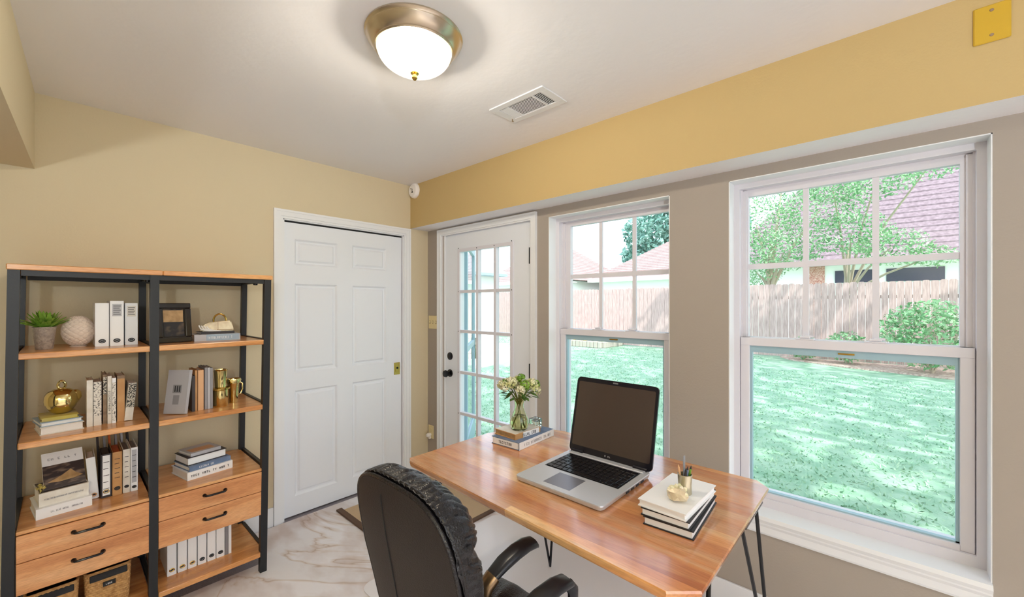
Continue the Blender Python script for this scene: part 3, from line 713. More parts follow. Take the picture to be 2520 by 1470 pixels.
# shelf 2, left
b_ = book_flat('thick cream book at the bottom of the stack under the gold ornament', -.001, 2.575, Z2, .128, .032, .17, 'offwhite', rz=7, side='pages', group=None)
book_flat('blue grey paperback in the middle of the stack under the gold ornament', -.002, 2.585, Z2+.0322, .124, .017, .16, 'paleblue', rz=10, side='pages')
book_flat('yellow paperback on top of the stack directly under the gold ornament', -.008, 2.60, Z2+.0494, .110, .014, .14, 'yellowbk', rz=4, side='pages', page='yellowbk')
o = thing('gold_ornament', 'shiny gold pumpkin shaped ornament with loop stem on stacked books', 'ornament', (-.004, 2.675, Z2+.0636))
prof = [(0, 0), (.018, 0), (.034, .010), (.045, .030), (.050, .052), (.048, .074), (.040, .090), (.026, .100), (.010, .103), (0, .103)]
MB().lathe(prof, seg=48).build('body', M['gold'], o, True)
b = MB().lathe([(.052, .042), (.0535, .060), (.051, .080), (.041, .096), (.024, .106), (0, .108)], seg=48, fn=lambda a, z: 1+.02*math.sin(5*a)); b.build('cap', M['gold'], o, True)
b = MB(); b.lathe([(.014, .012), (.022, .03), (.020, .05), (.010, .062), (0, .064)], (.040, 0, .035), 20); b.build('side_lobe', M['gold'], o, True)
b = MB(); b.tube([(.011*math.sin(a)*(1+.2*math.cos(a)), 0, .124-.017*math.cos(a)) for a in [2*PI*k/20 for k in range(20)]], .0048, 8, closed=True); b.build('loop_stem', M['gold'], o, True)
g = 'upright books on the second left shelf'
book_up('plain off-white book, first from the left beside the gold ornament', .080, 2.60, Z2, .019, .205, .15, 'offwhite', group=g)
book_up('speckled script-printed book second from the left beside the gold ornament', .104, 2.60, Z2, .025, .195, .15, 'pattern2', group=g, spine=('offwhite', .0, .22))
book_up('dark brown slim book in the middle of the row beside the gold ornament', .1285, 2.615, Z2, .013, .222, .15, 'brown', group=g, spine=('pattern', .6, .95))
book_up('cream slim book standing right of the dark brown slim book', .1425, 2.60, Z2, .013, .216, .15, 'offwhite', group=g, text=(.5, .45, 14, .5))
book_up('white slim book with black mottled spine beside the tan book', .157, 2.60, Z2, .013, .205, .15, 'white', group=g, spine=('pattern2', .05, .9))
book_up('tan book with knobbly dark top, second from the right in the row', .181, 2.615, Z2, .026, .212, .15, 'brown', group=g, spine=('tan', .0, .93))
book_up('black and white mottled book leaning at the right end of the row', .205, 2.60, Z2+.001, .028, .172, .13, 'offwhite', lean=5, group=g, spine=('pattern', .35, .99))
# shelf 2, right
g = 'upright books on the second right shelf'
o = book_up('large grey book with printed cover leaning in front of the row', .408, 2.545, Z2+.0012, .018, .213, .105, 'silver', lean=9, rz=42, group=g)
b = MB(); b.box(-.0098, -.0090, .030, .072, .100, .140); b.box(-.0098, -.009, .036, .066, .045, .090); b.build('cover_print', M['greycover'], o)
b = MB()
for k in range(3): b.box(-.0104, -.0097, .036+.011*k, .041+.011*k, .105, .135)
b.build('lettering', M['ink'], o)
book_up('black slim book just right of the leaning grey book', .4445, 2.58, Z2, .013, .180, .15, 'dark', group=g)
book_up('thin yellow-brown book between the black and the peach book', .4565, 2.59, Z2, .0095, .205, .15, 'tan', group=g)
book_up('peach spined book in the middle of the row by the gold vase', .4750, 2.585, Z2, .023, .205, .15, 'peach', group=g)
book_up('slate grey slim book fourth from the gold vase', .4975, 2.59, Z2, .011, .215, .15, 'greycover', group=g)
book_up('silver grey slim book beside the slate grey one', .5095, 2.59, Z2, .011, .213, .15, 'silver', group=g)
book_up('dark grey book at the right end touching the gold vase', .5210, 2.59, Z2, .0105, .211, .15, 'greycover', group=g)
o = thing('gold_vase', 'crumpled gold cylinder vase with collar at the end of the books', 'vase', (.566, 2.615, Z2))
cr = lambda a, z: 1+.035*math.sin(7*a+40*z)+.02*math.sin(13*a)
MB().lathe([(0, 0), (.031, 0), (.033, .004), (.034, .085), (.034, .088), (0, .088)], seg=48, fn=lambda a, z: 1+.02*math.sin(5*a)).build('body', M['gold'], o, True)
MB().lathe([(.024, .095), (.026, .14), (.029, .185), (.031, .190), (.026, .196), (.024, .188), (.022, .12)], seg=56, fn=cr).build('neck', M['gold'], o, True)
MB().lathe([(.030, .084), (.042, .090), (.043, .098), (.026, .102)], seg=48, fn=lambda a, z: 1+.06*math.sin(2*a)).build('collar', M['brass'], o, True)
o = thing('gold_bowl', 'small gold curled cup behind the gold vase', 'cup', (.634, 2.66, Z2))
MB().lathe([(0, 0), (.020, 0), (.022, .05), (.028, .105), (.036, .122), (.034, .132), (.028, .128), (.024, .1), (.02, .06)], seg=40, fn=cr).build('body', M['gold'], o, True)
b = MB(); b.tube([(.03, 0, .11), (.042, 0, .10), (.043, 0, .07), (.034, 0, .045), (.022, 0, .04)], .004, 8); b.build('handle', M['gold'], o, True)

# shelf 3, left
book_flat('thick white book at the bottom of the photo book stack on the left', .006, 2.575, Z3, .163, .043, .19, 'white', rz=7, text=(.6, .03, 26, .18), ink='greyink')
book_flat('white book with small printed text under the landscape book on the left', .005, 2.595, Z3+.0432, .145, .055, .17, 'offwhite', rz=7, text=(.8, 0, 30, .12), ink='greyink', top=('photo', .02, .98, .05, .95))
o = thing('photo_book', 'landscape photo book propped at a slant against the wall on the left stack', 'book', (.008, 2.625, Z3+.0995), (R(-38), 0, R(6)))
MB().box(-.062, .062, 0, .014, 0, .165).build('cover', M['white'], o)
MB().box(-.060, .060, .002, .012, -.0005, .163).build('pages', M['page'], o)
MB().box(-.062, .062, -.0008, 0, 0, .105).build('cover_photo', M['photo'], o)
b = MB(); b.prism([(-.05, .03), (-.01, .05), (.02, .072), (.035, .05), (.055, .035), (.03, .028), (-.02, .024)], -.0016, -.0008, 'y'); b.build('photo_mountain', M['scree'], o)
b = MB(); glyphs(b, Matrix.Translation((0, -.0010, .128)) @ VFL, .09, .010, 9, 5); b.build('title', M['greyink'], o)
o = thing('leaf_sprig', 'tiny yellow green sprig at the left edge of the photo book stack', 'ornament', (-.064, 2.60, Z3+.0995))
b = MB(); g_ = random.Random(3)
for k in range(26):
    p = Vector((g_.gauss(0, .006), g_.gauss(0, .006), .004+.032*g_.random())); s_ = .006
    a = g_.random()*6; u = Vector((math.cos(a), math.sin(a), .4))*s_; v_ = Vector((-math.sin(a), math.cos(a), .8))*s_
    b.quad(p-u, p-v_*.5, p+u, p+v_*.5)
b.tube([(0, 0, 0), (0, 0, .03)], .0015, 5); b.build('leaves', M['yellowbk'], o)
g = 'binders and magazine files on the third left shelf'
binder('plain white file leaning at the left of the binders above the left drawers', .097, 2.66, Z3+.0012, .030, .190, .17, 'white', .10, None, g, lean=-4, ringm='peach')
binder('black sided binder with white printed spine, second from the left above the drawers', .134, 2.64, Z3, .036, .198, .19, 'dark', .14, (.05, .97, 'white'), g, inner='dark', ringm='gold')
binder('tan binder in the middle of the row above the left drawers', .170, 2.635, Z3, .033, .200, .20, 'tan', .16, (.30, .95, 'tan'), g, inner='orange')
binder('white binder with pinkish label right of the tan binder', .2015, 2.635, Z3, .025, .204, .20, 'offwhite', .15, (.25, .95, 'offwhite'), g, inner='greycover')
binder('white binder at the right end beside the middle post above the drawers', .228, 2.635, Z3, .025, .206, .20, 'white', .10, (.2, .95, 'silver'), g, inner='greycover')
for k, (x, hh, mt, lab) in enumerate(((.122, .236, 'dark', 'dark magazine fanned behind the black sided binder'), (.145, .246, 'greycover', 'grey magazine fanned behind the black sided binder'), (.163, .256, 'orange', 'orange magazine standing behind the tan binder'), (.186, .262, 'greycover', 'grey magazine standing right of the orange one'), (.207, .266, 'silver', 'silver magazine standing behind the white binders'), (.229, .262, 'dark', 'dark magazine at the right end behind the white binders'))):
    o = tag(MB().prism([(0, .01), (.05, .0), (.05, hh-.012), (.028, hh), (0, hh-.05)], -.004, .004, 'x').build('magazine', M[mt]), lab, 'magazine', 'magazines behind the binders')
    o.location = (x, 2.845, Z3+.0002); o.rotation_euler = (0, R(-2), 0)
# shelf 3, right
g = 'stacked books above the right drawers'
book_flat('large white book with black title at the bottom of the stack above the right drawers', .520, 2.60, Z3, .205, .040, .19, 'white', rz=11, group=g, text=(.85, 0, 18, .3), side='open')
book_flat('slate blue book lying on the large white titled book', .522, 2.61, Z3+.0402, .190, .024, .17, 'blue', rz=13, group=g, text=(.35, -.1, 9, .4), ink='white')
book_flat('thick white paged book with charcoal cover lying third in the stack', .513, 2.63, Z3+.0644, .178, .040, .15, 'dark', rz=12, group=g, page='white', side='pages', text=None, spine=None)
book_flat('small silver book with tan panel topping the stack above the right drawers', .508, 2.64, Z3+.1046, .140, .016, .13, 'silver', rz=14, group=g, top=('peach', .1, .85, .15, .6))
# bottom right binders
g = 'row of white binders on the bottom right shelf'
labs = ['white binder at the left end of the bottom right shelf', 'second white binder from the left on the bottom right shelf', 'third white binder from the left on the bottom right shelf', 'fourth white binder from the left on the bottom right shelf, arc mark on top', 'fifth white binder from the left on the bottom right shelf', 'sixth white binder next to the grey folder on the bottom right shelf']
for k, xx in enumerate((.362, .403, .443, .483, .523, .562)):
    binder(labs[k], xx, 2.60, Z4, .036, .185, .22, 'white', .14, None, g, ringm='brass' if k < 3 else 'ink', marks=(.88,))
book_up('dark grey folder right of the white binders on the bottom right shelf', .589, 2.60, Z4, .014, .180, .21, 'greycover', name='folder', cat='folder')
book_up('slim white folder at the right end of the bottom right shelf', .604, 2.60, Z4, .013, .178, .21, 'white', name='folder', cat='folder')
# baskets
def basket(label, x0, x1, y0, y1, z0, z1):
    o = thing('basket', label, 'basket', ((x0+x1)/2, (y0+y1)/2, z0), group='woven baskets on the bottom left shelf')
    hx, hy, hz = (x1-x0)/2, (y1-y0)/2, z1-z0
    def per(u, r=.018):   # rounded rectangle perimeter
        P = rr(-hx, hx, -hy, hy, r, 5); L = [0]
        for i in range(len(P)): a_, b_ = P[i], P[(i+1) % len(P)]; L.append(L[-1]+math.hypot(b_[0]-a_[0], b_[1]-a_[1]))
        d_ = u*L[-1]
        for i in range(len(P)):
            if d_ <= L[i+1]+1e-9:
                f = (d_-L[i])/(L[i+1]-L[i]+1e-12); a_, b_ = P[i], P[(i+1) % len(P)]
                return a_[0]+(b_[0]-a_[0])*f, a_[1]+(b_[1]-a_[1])*f, L[-1]
        return P[0][0], P[0][1], L[-1]
    rows = int(hz/.010); nu = 260
    b = MB()
    def fn(u, v_):
        x, y, L = per(u % 1.0); z = v_*hz; row = z/.010
        ph = (math.floor(row) % 2)*PI
        amp = .0022*abs(math.sin(PI*row))*(1+.8*math.sin(2*PI*u*L/.014+ph)); n = Vector((x, y, 0)).normalized()
        tp = .90+.10*v_
        return Vector((x*tp+n.x*amp, y*tp+n.y*amp, z))
    V = b.grid(fn, nu, rows*5+1, cu=True); b.bm.faces.new([V[i][0] for i in range(nu)][::-1])
    b.build('weave', M['basket'], o)
    b = MB(); P = rr(-hx*.97, hx*.97, -hy*.96, hy*.96, .016, 5)
    n = len(P); A = [b.bm.verts.new((x, y, hz*.95)) for x, y in P]; B = [b.bm.verts.new((x*.93, y*.93, .01)) for x, y in P]; T = [b.bm.verts.new((x*1.0, y*1.0, hz+.002)) for x, y in P]
    for i in range(n):
        b.bm.faces.new((A[i], A[(i+1) % n], B[(i+1) % n], B[i])); b.bm.faces.new((A[i], A[(i+1) % n], T[(i+1) % n], T[i]))
    b.bm.faces.new(B); b.build('liner', M['liner'], o)
    # front handle hole band showing the black liner
    MB().box(-hx*.80, hx*.82, -hy-.0035, -hy+.004, hz*.80, hz*.97, .002).build('liner_cuff', M['liner'], o)
    b = MB(); b.tube([(x*1.005, y*1.005, hz) for x, y in P], .0045, 8, closed=True); b.build('rim', M['basket'], o, True)
    t_ = MB().box(-.018, .022, -hy-.006, -hy-.003, hz*.62, hz*.73).build('tag', M['liner'], o)
    b = MB(); glyphs(b, Matrix.Translation((.002, -hy-.0062, hz*.65)) @ VFL, .022, hz*.04, 4, 9); b.build('lettering', M['white'], t_)
basket('woven seagrass basket with black tag, right one under the left drawers', .062, .208, 2.515, 2.78, Z4, Z4+.175)
basket('woven seagrass basket with black liner, left one under the left drawers', -.105, .045, 2.515, 2.78, Z4, Z4+.17)

# ------------------------------------------------------------------ desk
dk = thing('desk', 'varnished striped wooden desk with clipped corners on black hairpin legs', 'desk', (1.42, .95, 0))
out = [(.976, .390), (1.035, .326), (1.790, .326), (1.838, .372), (1.842, 1.30), (1.825, 1.36), (1.60, 1.560), (1.54, 1.583), (1.05, 1.585), (1.032, 1.555)]
def scaled(o, k):
    cx, cy = 1.42, .95; return [(cx+(x-cx)*k, cy+(y-cy)*k) for x, y in o]
b = MB(); lv = [(.722, .985), (.728, .993), (.7445, 1.0), (.750, .996)]
R_ = [[b.bm.verts.new((x, y, z)) for x, y in scaled(out, k)] for z, k in lv]
n = len(out)
for A, B in zip(R_, R_[1:]):
    for i in range(n): b.bm.faces.new((A[i], A[(i+1) % n], B[(i+1) % n], B[i]))
b.bm.faces.new(R_[0][::-1]); b.bm.faces.new(R_[-1])
b.build('desktop', M['deskwood'], dk, world=True)
def hairpin(p0, p1, q):
    b = MB(); b.tube([p0, q, (q[0]+.004, q[1]+.004, q[2]), p1], .0065, 8)
    x0, y0 = (p0[0]+p1[0])/2, (p0[1]+p1[1])/2
    b.box(min(p0[0], p1[0])-.02, max(p0[0], p1[0])+.02, min(p0[1], p1[1])-.02, max(p0[1], p1[1])+.02, .716, .722)
    b.build('leg', M['blackgloss'], dk, True, True)
hairpin((1.50, .352, .718), (1.70, .352, .718), (1.80, .312, .006))
hairpin((1.08, .42, .718), (1.20, .36, .718), (1.03, .33, .006))
hairpin((1.08, 1.42, .718), (1.18, 1.50, .718), (1.06, 1.54, .006))
hairpin((1.76, 1.28, .718), (1.66, 1.40, .718), (1.80, 1.36, .006))

# laptop
lt = thing('laptop', 'open silver laptop with dark glossy screen on the desk', 'laptop', (1.39, .885, .7505))
b = MB(); x0, x1, y0, y1 = -.194, .190, -.193, .193
pts = rr(y0, y1, x0, x1, .018, 5)     # in (y,x)
lv = [(.000, .95), (.005, .985), (.017, 1.0), (.021, .996)]
R_ = [[b.bm.verts.new((v_*k, u*k, z)) for u, v_ in pts] for z, k in lv]
n = len(pts)
for A, B in zip(R_, R_[1:]):
    for i in range(n): b.bm.faces.new((A[i], A[(i+1) % n], B[(i+1) % n], B[i]))
b.bm.faces.new(R_[0][::-1]); b.bm.faces.new(R_[-1]); base = b.build('base', M['alu'], lt)
MB().box(-.035, .150, -.168, .168, .0205, .0213, .0004).build('keyboard_tray', M['key'], lt)
b = MB()
for r_ in range(6):
    xk = -.030+r_*.0293; y = -.163
    row = [1]*14 if r_ else [1.2, 1, 1, 5.6, 1, 1, 1, 1, 1.2]
    u_ = .326/sum(row)
    for w_ in row:
        b.box(xk, xk+.025, y+.0012, y+u_*w_-.0012, .0213, .0238, .0009); y += u_*w_
b.build('keys', M['blackgloss'], lt)
MB().box(-.165, -.055, -.045, .075, .0206, .0214, .0003).build('trackpad', M['pad'], lt)
MB().box(-.1655, -.0545, -.0455, .0755, .0204, .0209).build('trackpad_edge', M['ink'], lt)
MB().box(.155, .185, -.175, .175, .0205, .024, .001).build('speaker_bar', M['alu'], lt)
b = MB()
for k, x in enumerate((-.02, .02, .06, .10)): b.box(x, x+.022, -.1935, -.186, .006, .013)
b.build('ports', M['ink'], lt)
lid = bpy.data.objects.new('lid', None); COL.objects.link(lid); lid.parent = lt; lid.location = (.186, 0, .022); lid.rotation_euler = (0, R(14), 0)
COL.objects.unlink(lid); bpy.data.objects.remove(lid)
LM = Matrix.Translation((.186, 0, .020)) @ Matrix.Rotation(R(13), 4, 'Y')
def lidpart(b, name, m, par):
    bmesh.ops.transform(b.bm, matrix=LM, verts=b.bm.verts); return b.build(name, m, par)
b = MB(); P = rr(-.197, .197, 0, .338, .02, 6); b.prism(P, 0, .009, 'x'); lidp = lidpart(b, 'lid', M['bezel'], lt)
b = MB(); b.prism(rr(-.185, .185, .030, .318, .006, 3), -.0008, 0, 'x'); lidpart(b, 'screen', M['screen'], lidp)
b = MB(); b.box(-.001, 0, -.012, .012, .325, .331); lidpart(b, 'camera_bar', M['pad'], lidp)
b = MB(); glyphs(b, Matrix(((0, 0, -1, -.0006), (-1, 0, 0, 0), (0, 1, 0, .012), (0, 0, 0, 1))), .03, .007, 4, 2); lidpart(b, 'logo', M['silver'], lidp)
b = MB()
for s_ in (-1, 1): b.lathe([(0, -.03), (.010, -.03), (.010, .03), (0, .03)], (.186, s_*.15, .024), 14, axis='y')
b.build('hinges', M['bezel'], lt, True)

# desk books with vase
o = book_flat('large white book with dark blue cover edge under the flower vase', 1.595, 1.285, .7505, .290, .036, .175, 'blue', rz=3, text=(.8, .0, 26, .4), ink='greyink', spine=('white', 0.0, 1.0))
b = MB(); b.box(-.1465, -.1455, .008, .165, .004, .032); sd = b.build('end_panel', M['white'], o)
b = MB(); glyphs(b, Matrix(((0, 0, -1, -.1470), (-1, 0, 0, .085), (0, 1, 0, .012), (0, 0, 0, 1))), .085, .014, 8, 11); b.build('end_lettering', M['ink'], sd)
book_flat('yellow brown book with black and white spine directly under the flower vase', 1.560, 1.315, .7869, .185, .026, .145, 'tan', rz=-2, text=(.55, .05, 9, .62), page='scree', top=('offwhite', .02, .98, .02, .98), spine=('white', .3, .95))
vz = .8137
vs = thing('flower_vase', 'clear green glass flask vase on the stacked books at the desk corner', 'vase', (1.549, 1.365, vz))
MB().lathe([(0, 0), (.034, 0), (.043, .008), (.047, .028), (.044, .050), (.034, .078), (.024, .104), (.0215, .120), (.026, .140), (.036, .162), (.0345, .162), (.0245, .141), (.0195, .120), (.0225, .104), (.032, .078), (.042, .050), (.045, .028), (.041, .010), (.032, .003), (0, .003)], seg=40).build('flask', M['greenglass'], vs, True)
MB().lathe([(0, .004), (.034, .004), (.0435, .028), (.041, .048), (.034, .066), (0, .066)], seg=32).build('water', M['greenglass'], vs, True)
bq = thing('flower_bouquet', 'bouquet of cream and pale green hydrangea flowers in the glass vase', 'flowers', (1.549, 1.365, vz+.004))
g_ = random.Random(12); heads = []
for k in range(15):
    a = 2*PI*k/15*2.4+g_.random()*.5; r0 = .02+.078*math.sqrt(k/15.)
    heads.append(Vector((r0*math.cos(a), r0*math.sin(a), .245-.55*r0+g_.random()*.022)))
b = MB()
for k, hd in enumerate(heads):
    a = k*2.1; p0 = Vector((.026*math.cos(a), .026*math.sin(a), .008)); p1 = Vector((.008*math.cos(a+2.6), .008*math.sin(a+2.6), .120))
    b.tube([p0, p0.lerp(p1, .5), p1, p1.lerp(hd, .5)+Vector((0, 0, .012)), hd], .0024, 5)
b.build('stems', M['stem'], bq, True)
b = MB(); b2 = MB()
for k, hd in enumerate(heads):
    rad = .021+.008*g_.random(); tgt = b if k % 4 else b2
    for j in range(70):
        n_ = Vector((g_.gauss(0, 1), g_.gauss(0, 1), g_.gauss(.3, 1))).normalized(); p = hd+n_*rad*(.75+.3*g_.random())
        u = n_.orthogonal().normalized(); u.rotate(Matrix.Rotation(g_.random()*6, 3, n_)); v_ = n_.cross(u); s_ = .0062
        for q in range(4):
            a = q*PI/2; d1 = u*math.cos(a)+v_*math.sin(a); d2 = u*math.cos(a+.8)+v_*math.sin(a+.8); d0 = u*math.cos(a-.8)+v_*math.sin(a-.8)
            tgt.quad(p, p+d0*s_*.7+n_*.001, p+d1*s_*1.25+n_*.0022, p+d2*s_*.7+n_*.001)
b.build('flower_heads', M['petal'], bq); b2.build('green_flower_heads', M['leaf'], bq, label='yellow green flower heads')
b = MB()
for k in range(34):
    a = g_.random()*2*PI; r0 = .02+.05*g_.random(); p = Vector((r0*math.cos(a), r0*math.sin(a), .16+.04*g_.random())); ln = .05+.02*g_.random()
    d_ = Vector((math.cos(a), math.sin(a), .25-.9*g_.random())).normalized(); sd = Vector((-math.sin(a), math.cos(a), 0))*.012
    b.quad(p, p+d_*ln*.5-sd, p+d_*ln, p+d_*ln*.5+sd)
b.build('leaves', M['leafd'], bq)
gc = thing('glass_cube', 'clear glass block standing on the book beside the flower vase', 'ornament', (1.690, 1.375, .7869), (0, 0, R(4)))
MB().box(-.026, .026, -.026, .026, 0, .052, .004, 2).build('block', M['clear'], gc)
MB().box(-.016, .016, -.016, .016, .012, .040, .004).build('core', M['clear'], gc)

# right stack on the desk
book_flat('grey patterned book with black covers at the bottom of the stack by the pencil cup', 1.385, .425, .7505, .292, .026, .150, 'ink', rz=4, page='white', side='pages')
t1 = bpy.data.objects[-1] if False else None
book_flat('white paged book in the middle of the stack by the pencil cup', 1.378, .430, .7767, .285, .024, .148, 'ink', rz=2, page='white', side='pages')
book_flat('white glossy book on top of the stack under the pencil cup', 1.368, .432, .8009, .272, .022, .150, 'white', rz=-1, side='pages', page='white')
zt = .8231
cp = thing('pencil_cup', 'smoky gold tinted cup of pens on the desk book stack', 'cup', (1.372, .487, zt))
MB().lathe([(0, 0), (.020, 0), (.0215, .003), (.0205, .03), (.0225, .062), (.0205, .063), (.019, .03), (.018, .005), (0, .005)], seg=28, fn=lambda a, z: 1+.03*math.cos(4*a)).build('body', M['cupg'], cp, True)
for k, (ax, ay, tx, ty, ln, mt, lab) in enumerate(((.006, .004, .10, .05, .105, 'greycover', 'wide grey ruler standing tallest in the pencil cup'), (-.006, .006, -.15, .2, .088, 'peach', 'peach pencil leaning left in the pencil cup'), (.0, -.006, .02, -.08, .083, 'blue', 'blue pen in the middle of the pencil cup'), (.008, -.004, .12, -.22, .085, 'leaf', 'green pen leaning right in the pencil cup'), (-.009, -.004, -.12, -.1, .082, 'dark', 'black pen in the pencil cup'))):
    pn = thing('ruler' if k == 0 else 'pen', lab, 'ruler' if k == 0 else 'pen', (1.372+ax*.7, .487+ay*.7, zt+.0055), (R(-ty*40), R(tx*40), 0), None if k == 0 else 'pens in the pencil cup')
    if k == 0: MB().box(-.008, .008, -.001, .001, 0, .112).build('blade', M[mt], pn); 
    else:
        MB().lathe([(0, 0), (.0036, .004), (.0036, ln-.01), (.0036, ln-.01)], seg=8).build('barrel', M[mt], pn, True)
        MB().lathe([(.0036, ln-.01), (.001, ln), (0, ln+.002)], seg=8).build('tip', M['peach' if k < 2 else 'ink'], pn, True)
ge = thing('geode', 'faceted gold and cream crystal cluster on the desk book stack', 'ornament', (1.312, .487, zt))
b = MB(); g_ = random.Random(5)
r = bmesh.ops.create_icosphere(b.bm, subdivisions=2, radius=.033)
for v_ in r['verts']:
    v_.co *= 1+.28*(g_.random()-.5); v_.co.z = max(v_.co.z*.68+.018, 0.0)
b.build('crystal_body', M['geode'], ge)
b = MB()
for k in range(14):
    a = g_.random()*6.28; el = R(20+60*g_.random()); d_ = Vector((math.cos(a)*math.cos(el), math.sin(a)*math.cos(el), math.sin(el)*.8))
    b.tube([d_*.018+Vector((0, 0, .016)), d_*.034+Vector((0, 0, .016)), d_*.040+Vector((0, 0, .016))], [.008, .007, .001], 6)
b.build('crystals', M['petal'], ge)

# ------------------------------------------------------------------ office chair (faces +X)
CY = .910
ch = thing('office_chair', 'black leather high back office chair with padded arms at the desk', 'chair', (.86, CY, 0))
ZB0, ZT = .47, .995; ZM = .74
def outline(th):
    """polar outline of the back about (CY, ZM): returns y,z offset"""
    c, s_ = math.cos(th), math.sin(th)
    hy = .214; hz = (ZT-ZM) if s_ > 0 else (ZM-ZB0)
    if s_ > 0: n = 3.5
    else: n = 4.5; hy = .212 - .035*(-s_)
    k = (abs(c/hy)**n + abs(s_/hz)**n) ** (-1/n)
    return k*c, k*s_
def xb(z): 
    f = (ZT-z); return .545+.235*f-.10*f*f
b = MB()
def rear(u, v_):
    th = 2*PI*u; y, z = outline(th); r_ = v_*.985
    return Vector((xb(ZM+z*r_)-.016*(1-r_**3), CY+y*r_, ZM+z*r_))
b.grid(rear, 96, 14, cu=True); b.build('back_panel', M['leatherback'], ch, True, True)
for dx, k, rr_ in ((.004, 1.0, .0055), (.018, 1.022, .005)):
    b = MB(); P = []
    for i in range(110):
        th = 2*PI*i/110; y, z = outline(th); P.append((xb(ZM+z)+dx, CY+y*k, ZM+z*k))
    b.tube(P, rr_, 7, closed=True); b.build('piping', M['leather'], ch, True, True)
b = MB(); P = []
for i in range(20):
    z = .50+(.955-.50)*i/19; r_ = abs(z-ZM)/(ZT-ZM) if z > ZM else abs(z-ZM)/(ZM-ZB0); P.append((xb(z)-.016*(1-r_**3)-.0005, CY+.045, z))
b.tube(P, .0016, 5); b.build('back_seam', M['ink'], ch, True, True)
# front cushion: rim roll with gathered folds, wide head bolster on top
b = MB()
def cush(u, v_):
    th = 2*PI*u; y, z = outline(th); a = -.15+(PI/2+.15)*v_
    T = .100 + .03*max(0, math.sin(th))
    rad = max(math.cos(a), 0)**.42 if a >= 0 else 1-.03*(a/.15)**2
    swell = 1.015+.03*math.sin(PI*min(1, v_*1.6))
    top = max(0, math.sin(th))**.6
    rad2 = rad*swell
    zz = ZM+z*rad2; yy = CY+y*rad2
    x = xb(min(max(zz, ZB0), ZT))+.012+T*max(0, math.sin(max(a, -.1)))**.75
    # gathers run from rim to front; strongest on the bolster
    ph = th*76+5*noise.noise(Vector((th*5, v_*3, 0)))+2*math.sin(v_*4+th*3)
    fold = (abs(math.sin(ph*.5))**.6-.5)*(.0065+.006*noise.noise(Vector((th*9, v_*5, 3))))*(.3+1.1*top)*math.sin(PI*min(1, max(0, v_*1.25)))**.5
    fold += .006*noise.noise(Vector((yy*22, zz*22, x*14)))*math.sin(PI*v_)
    n_ = Vector((max(0, v_-.35)*1.6, y*2.2, z*2.2)).normalized()
    # crease between head bolster and lumbar pad
    cz = zz-(ZM+.11); x -= .03*math.exp(-(cz/.022)**2)*(1 if v_ > .35 else v_/.35)
    return Vector((x, yy, zz))+n_*fold
b.grid(cush, 300, 44, cu=True); b.build('backrest', M['leather'], ch, True, True)
# seat
sx0, sx1, sz = .655, 1.035, .50
b = MB()
def seat(u, v_):
    th = 2*PI*u; c, s_ = math.cos(th), math.sin(th); hx, hy = (sx1-sx0)/2+.03, .205; n = 3.6
    k = (abs(c/hx)**n+abs(s_/hy)**n)**(-1/n); a = -PI/2+PI*v_; rad = max(0, math.cos(a))**.33
    z = sz-.045+.05*math.sin(a)+(.012*(1-rad) if a > 0 else 0)
    w_ = .004*noise.noise(Vector((c*k*20, s_*k*20, v_*3)))
    return Vector(((sx0+sx1)/2-.01+c*k*rad, CY-.02+s_*k*rad, z+w_))
b.grid(seat, 96, 30, cu=True); b.build('seat', M['leather'], ch, True, True)
b = MB(); P = []
for i in range(80):
    th = 2*PI*i/80; c, s_ = math.cos(th), math.sin(th); hx, hy = (sx1-sx0)/2+.033, .208; n = 3.6; k = (abs(c/hx)**n+abs(s_/hy)**n)**(-1/n)
    P.append(((sx0+sx1)/2-.01+c*k, CY-.02+s_*k, sz-.045))
b.tube(P, .005, 6, closed=True); b.build('seat_piping', M['leather'], ch, True, True)
# arms
def arm(yc, dz=0, loop=True, dx=0, kx=1):
    par = None
    P = [(.80, .555), (.84, .580), (.90, .603), (.97, .620), (1.03, .628), (1.075, .625), (1.095, .612)]
    P = [(.80+(x-.80)*kx, z) for x, z in P]
    b = MB(); n = len(P)
    prev = None
    V = []
    for i, (x, z) in enumerate(P):
        hw = (.020, .026, .030, .031, .030, .027, .016)[i]; hh = (.010, .014, .017, .018, .017, .015, .009)[i]
        V.append([b.bm.verts.new((x, yc+hw*math.copysign(abs(math.cos(a))**.7, math.cos(a)), z+dz+hh*math.copysign(abs(math.sin(a))**.8, math.sin(a)))) for a in [2*PI*k/16 for k in range(16)]])
    for A, B in zip(V, V[1:]):
        for k in range(16): b.bm.faces.new((A[k], A[(k+1) % 16], B[(k+1) % 16], B[k]))
    b.bm.faces.new(V[0][::-1]); b.bm.faces.new(V[-1])
    def turn(q): (bmesh.ops.rotate(q.bm, cent=(.90, yc, 0), matrix=Matrix.Rotation(R(-9), 3, 'Z'), verts=q.bm.verts), bmesh.ops.translate(q.bm, vec=(dx, 0, 0), verts=q.bm.verts))
    turn(b); pad = b.build('armrest', M['armpad'], ch, True, True)
    # loop support
    b = MB(); b.tube([(1.085, yc, .612+dz), (1.105, yc, .585+dz), (1.105, yc, .545+dz), (1.075, yc, .50), (1.02, yc, .46), (.95, yc, .43), (.90, yc, .415)], [.012, .014, .014, .014, .014, .014, .012], 10, flat=1.4)
    turn(b)
    if loop: b.build('arm_support', M['armpad'], pad, True, True)
    b = MB(); b.tube([(.835, yc, .578+dz), (.808, yc, .558+dz), (.798, yc, .530+dz), (.806, yc, .49), (.83, yc, .45)], [.029, .028, .026, .022, .018], 14, flat=.8)
    turn(b); b.build('arm_bracket', M['bronze'], pad, True, True, label='bronze coloured bracket')
arm(.735, -.012, True, -.058); arm(.912, .0, False, .085, .74)
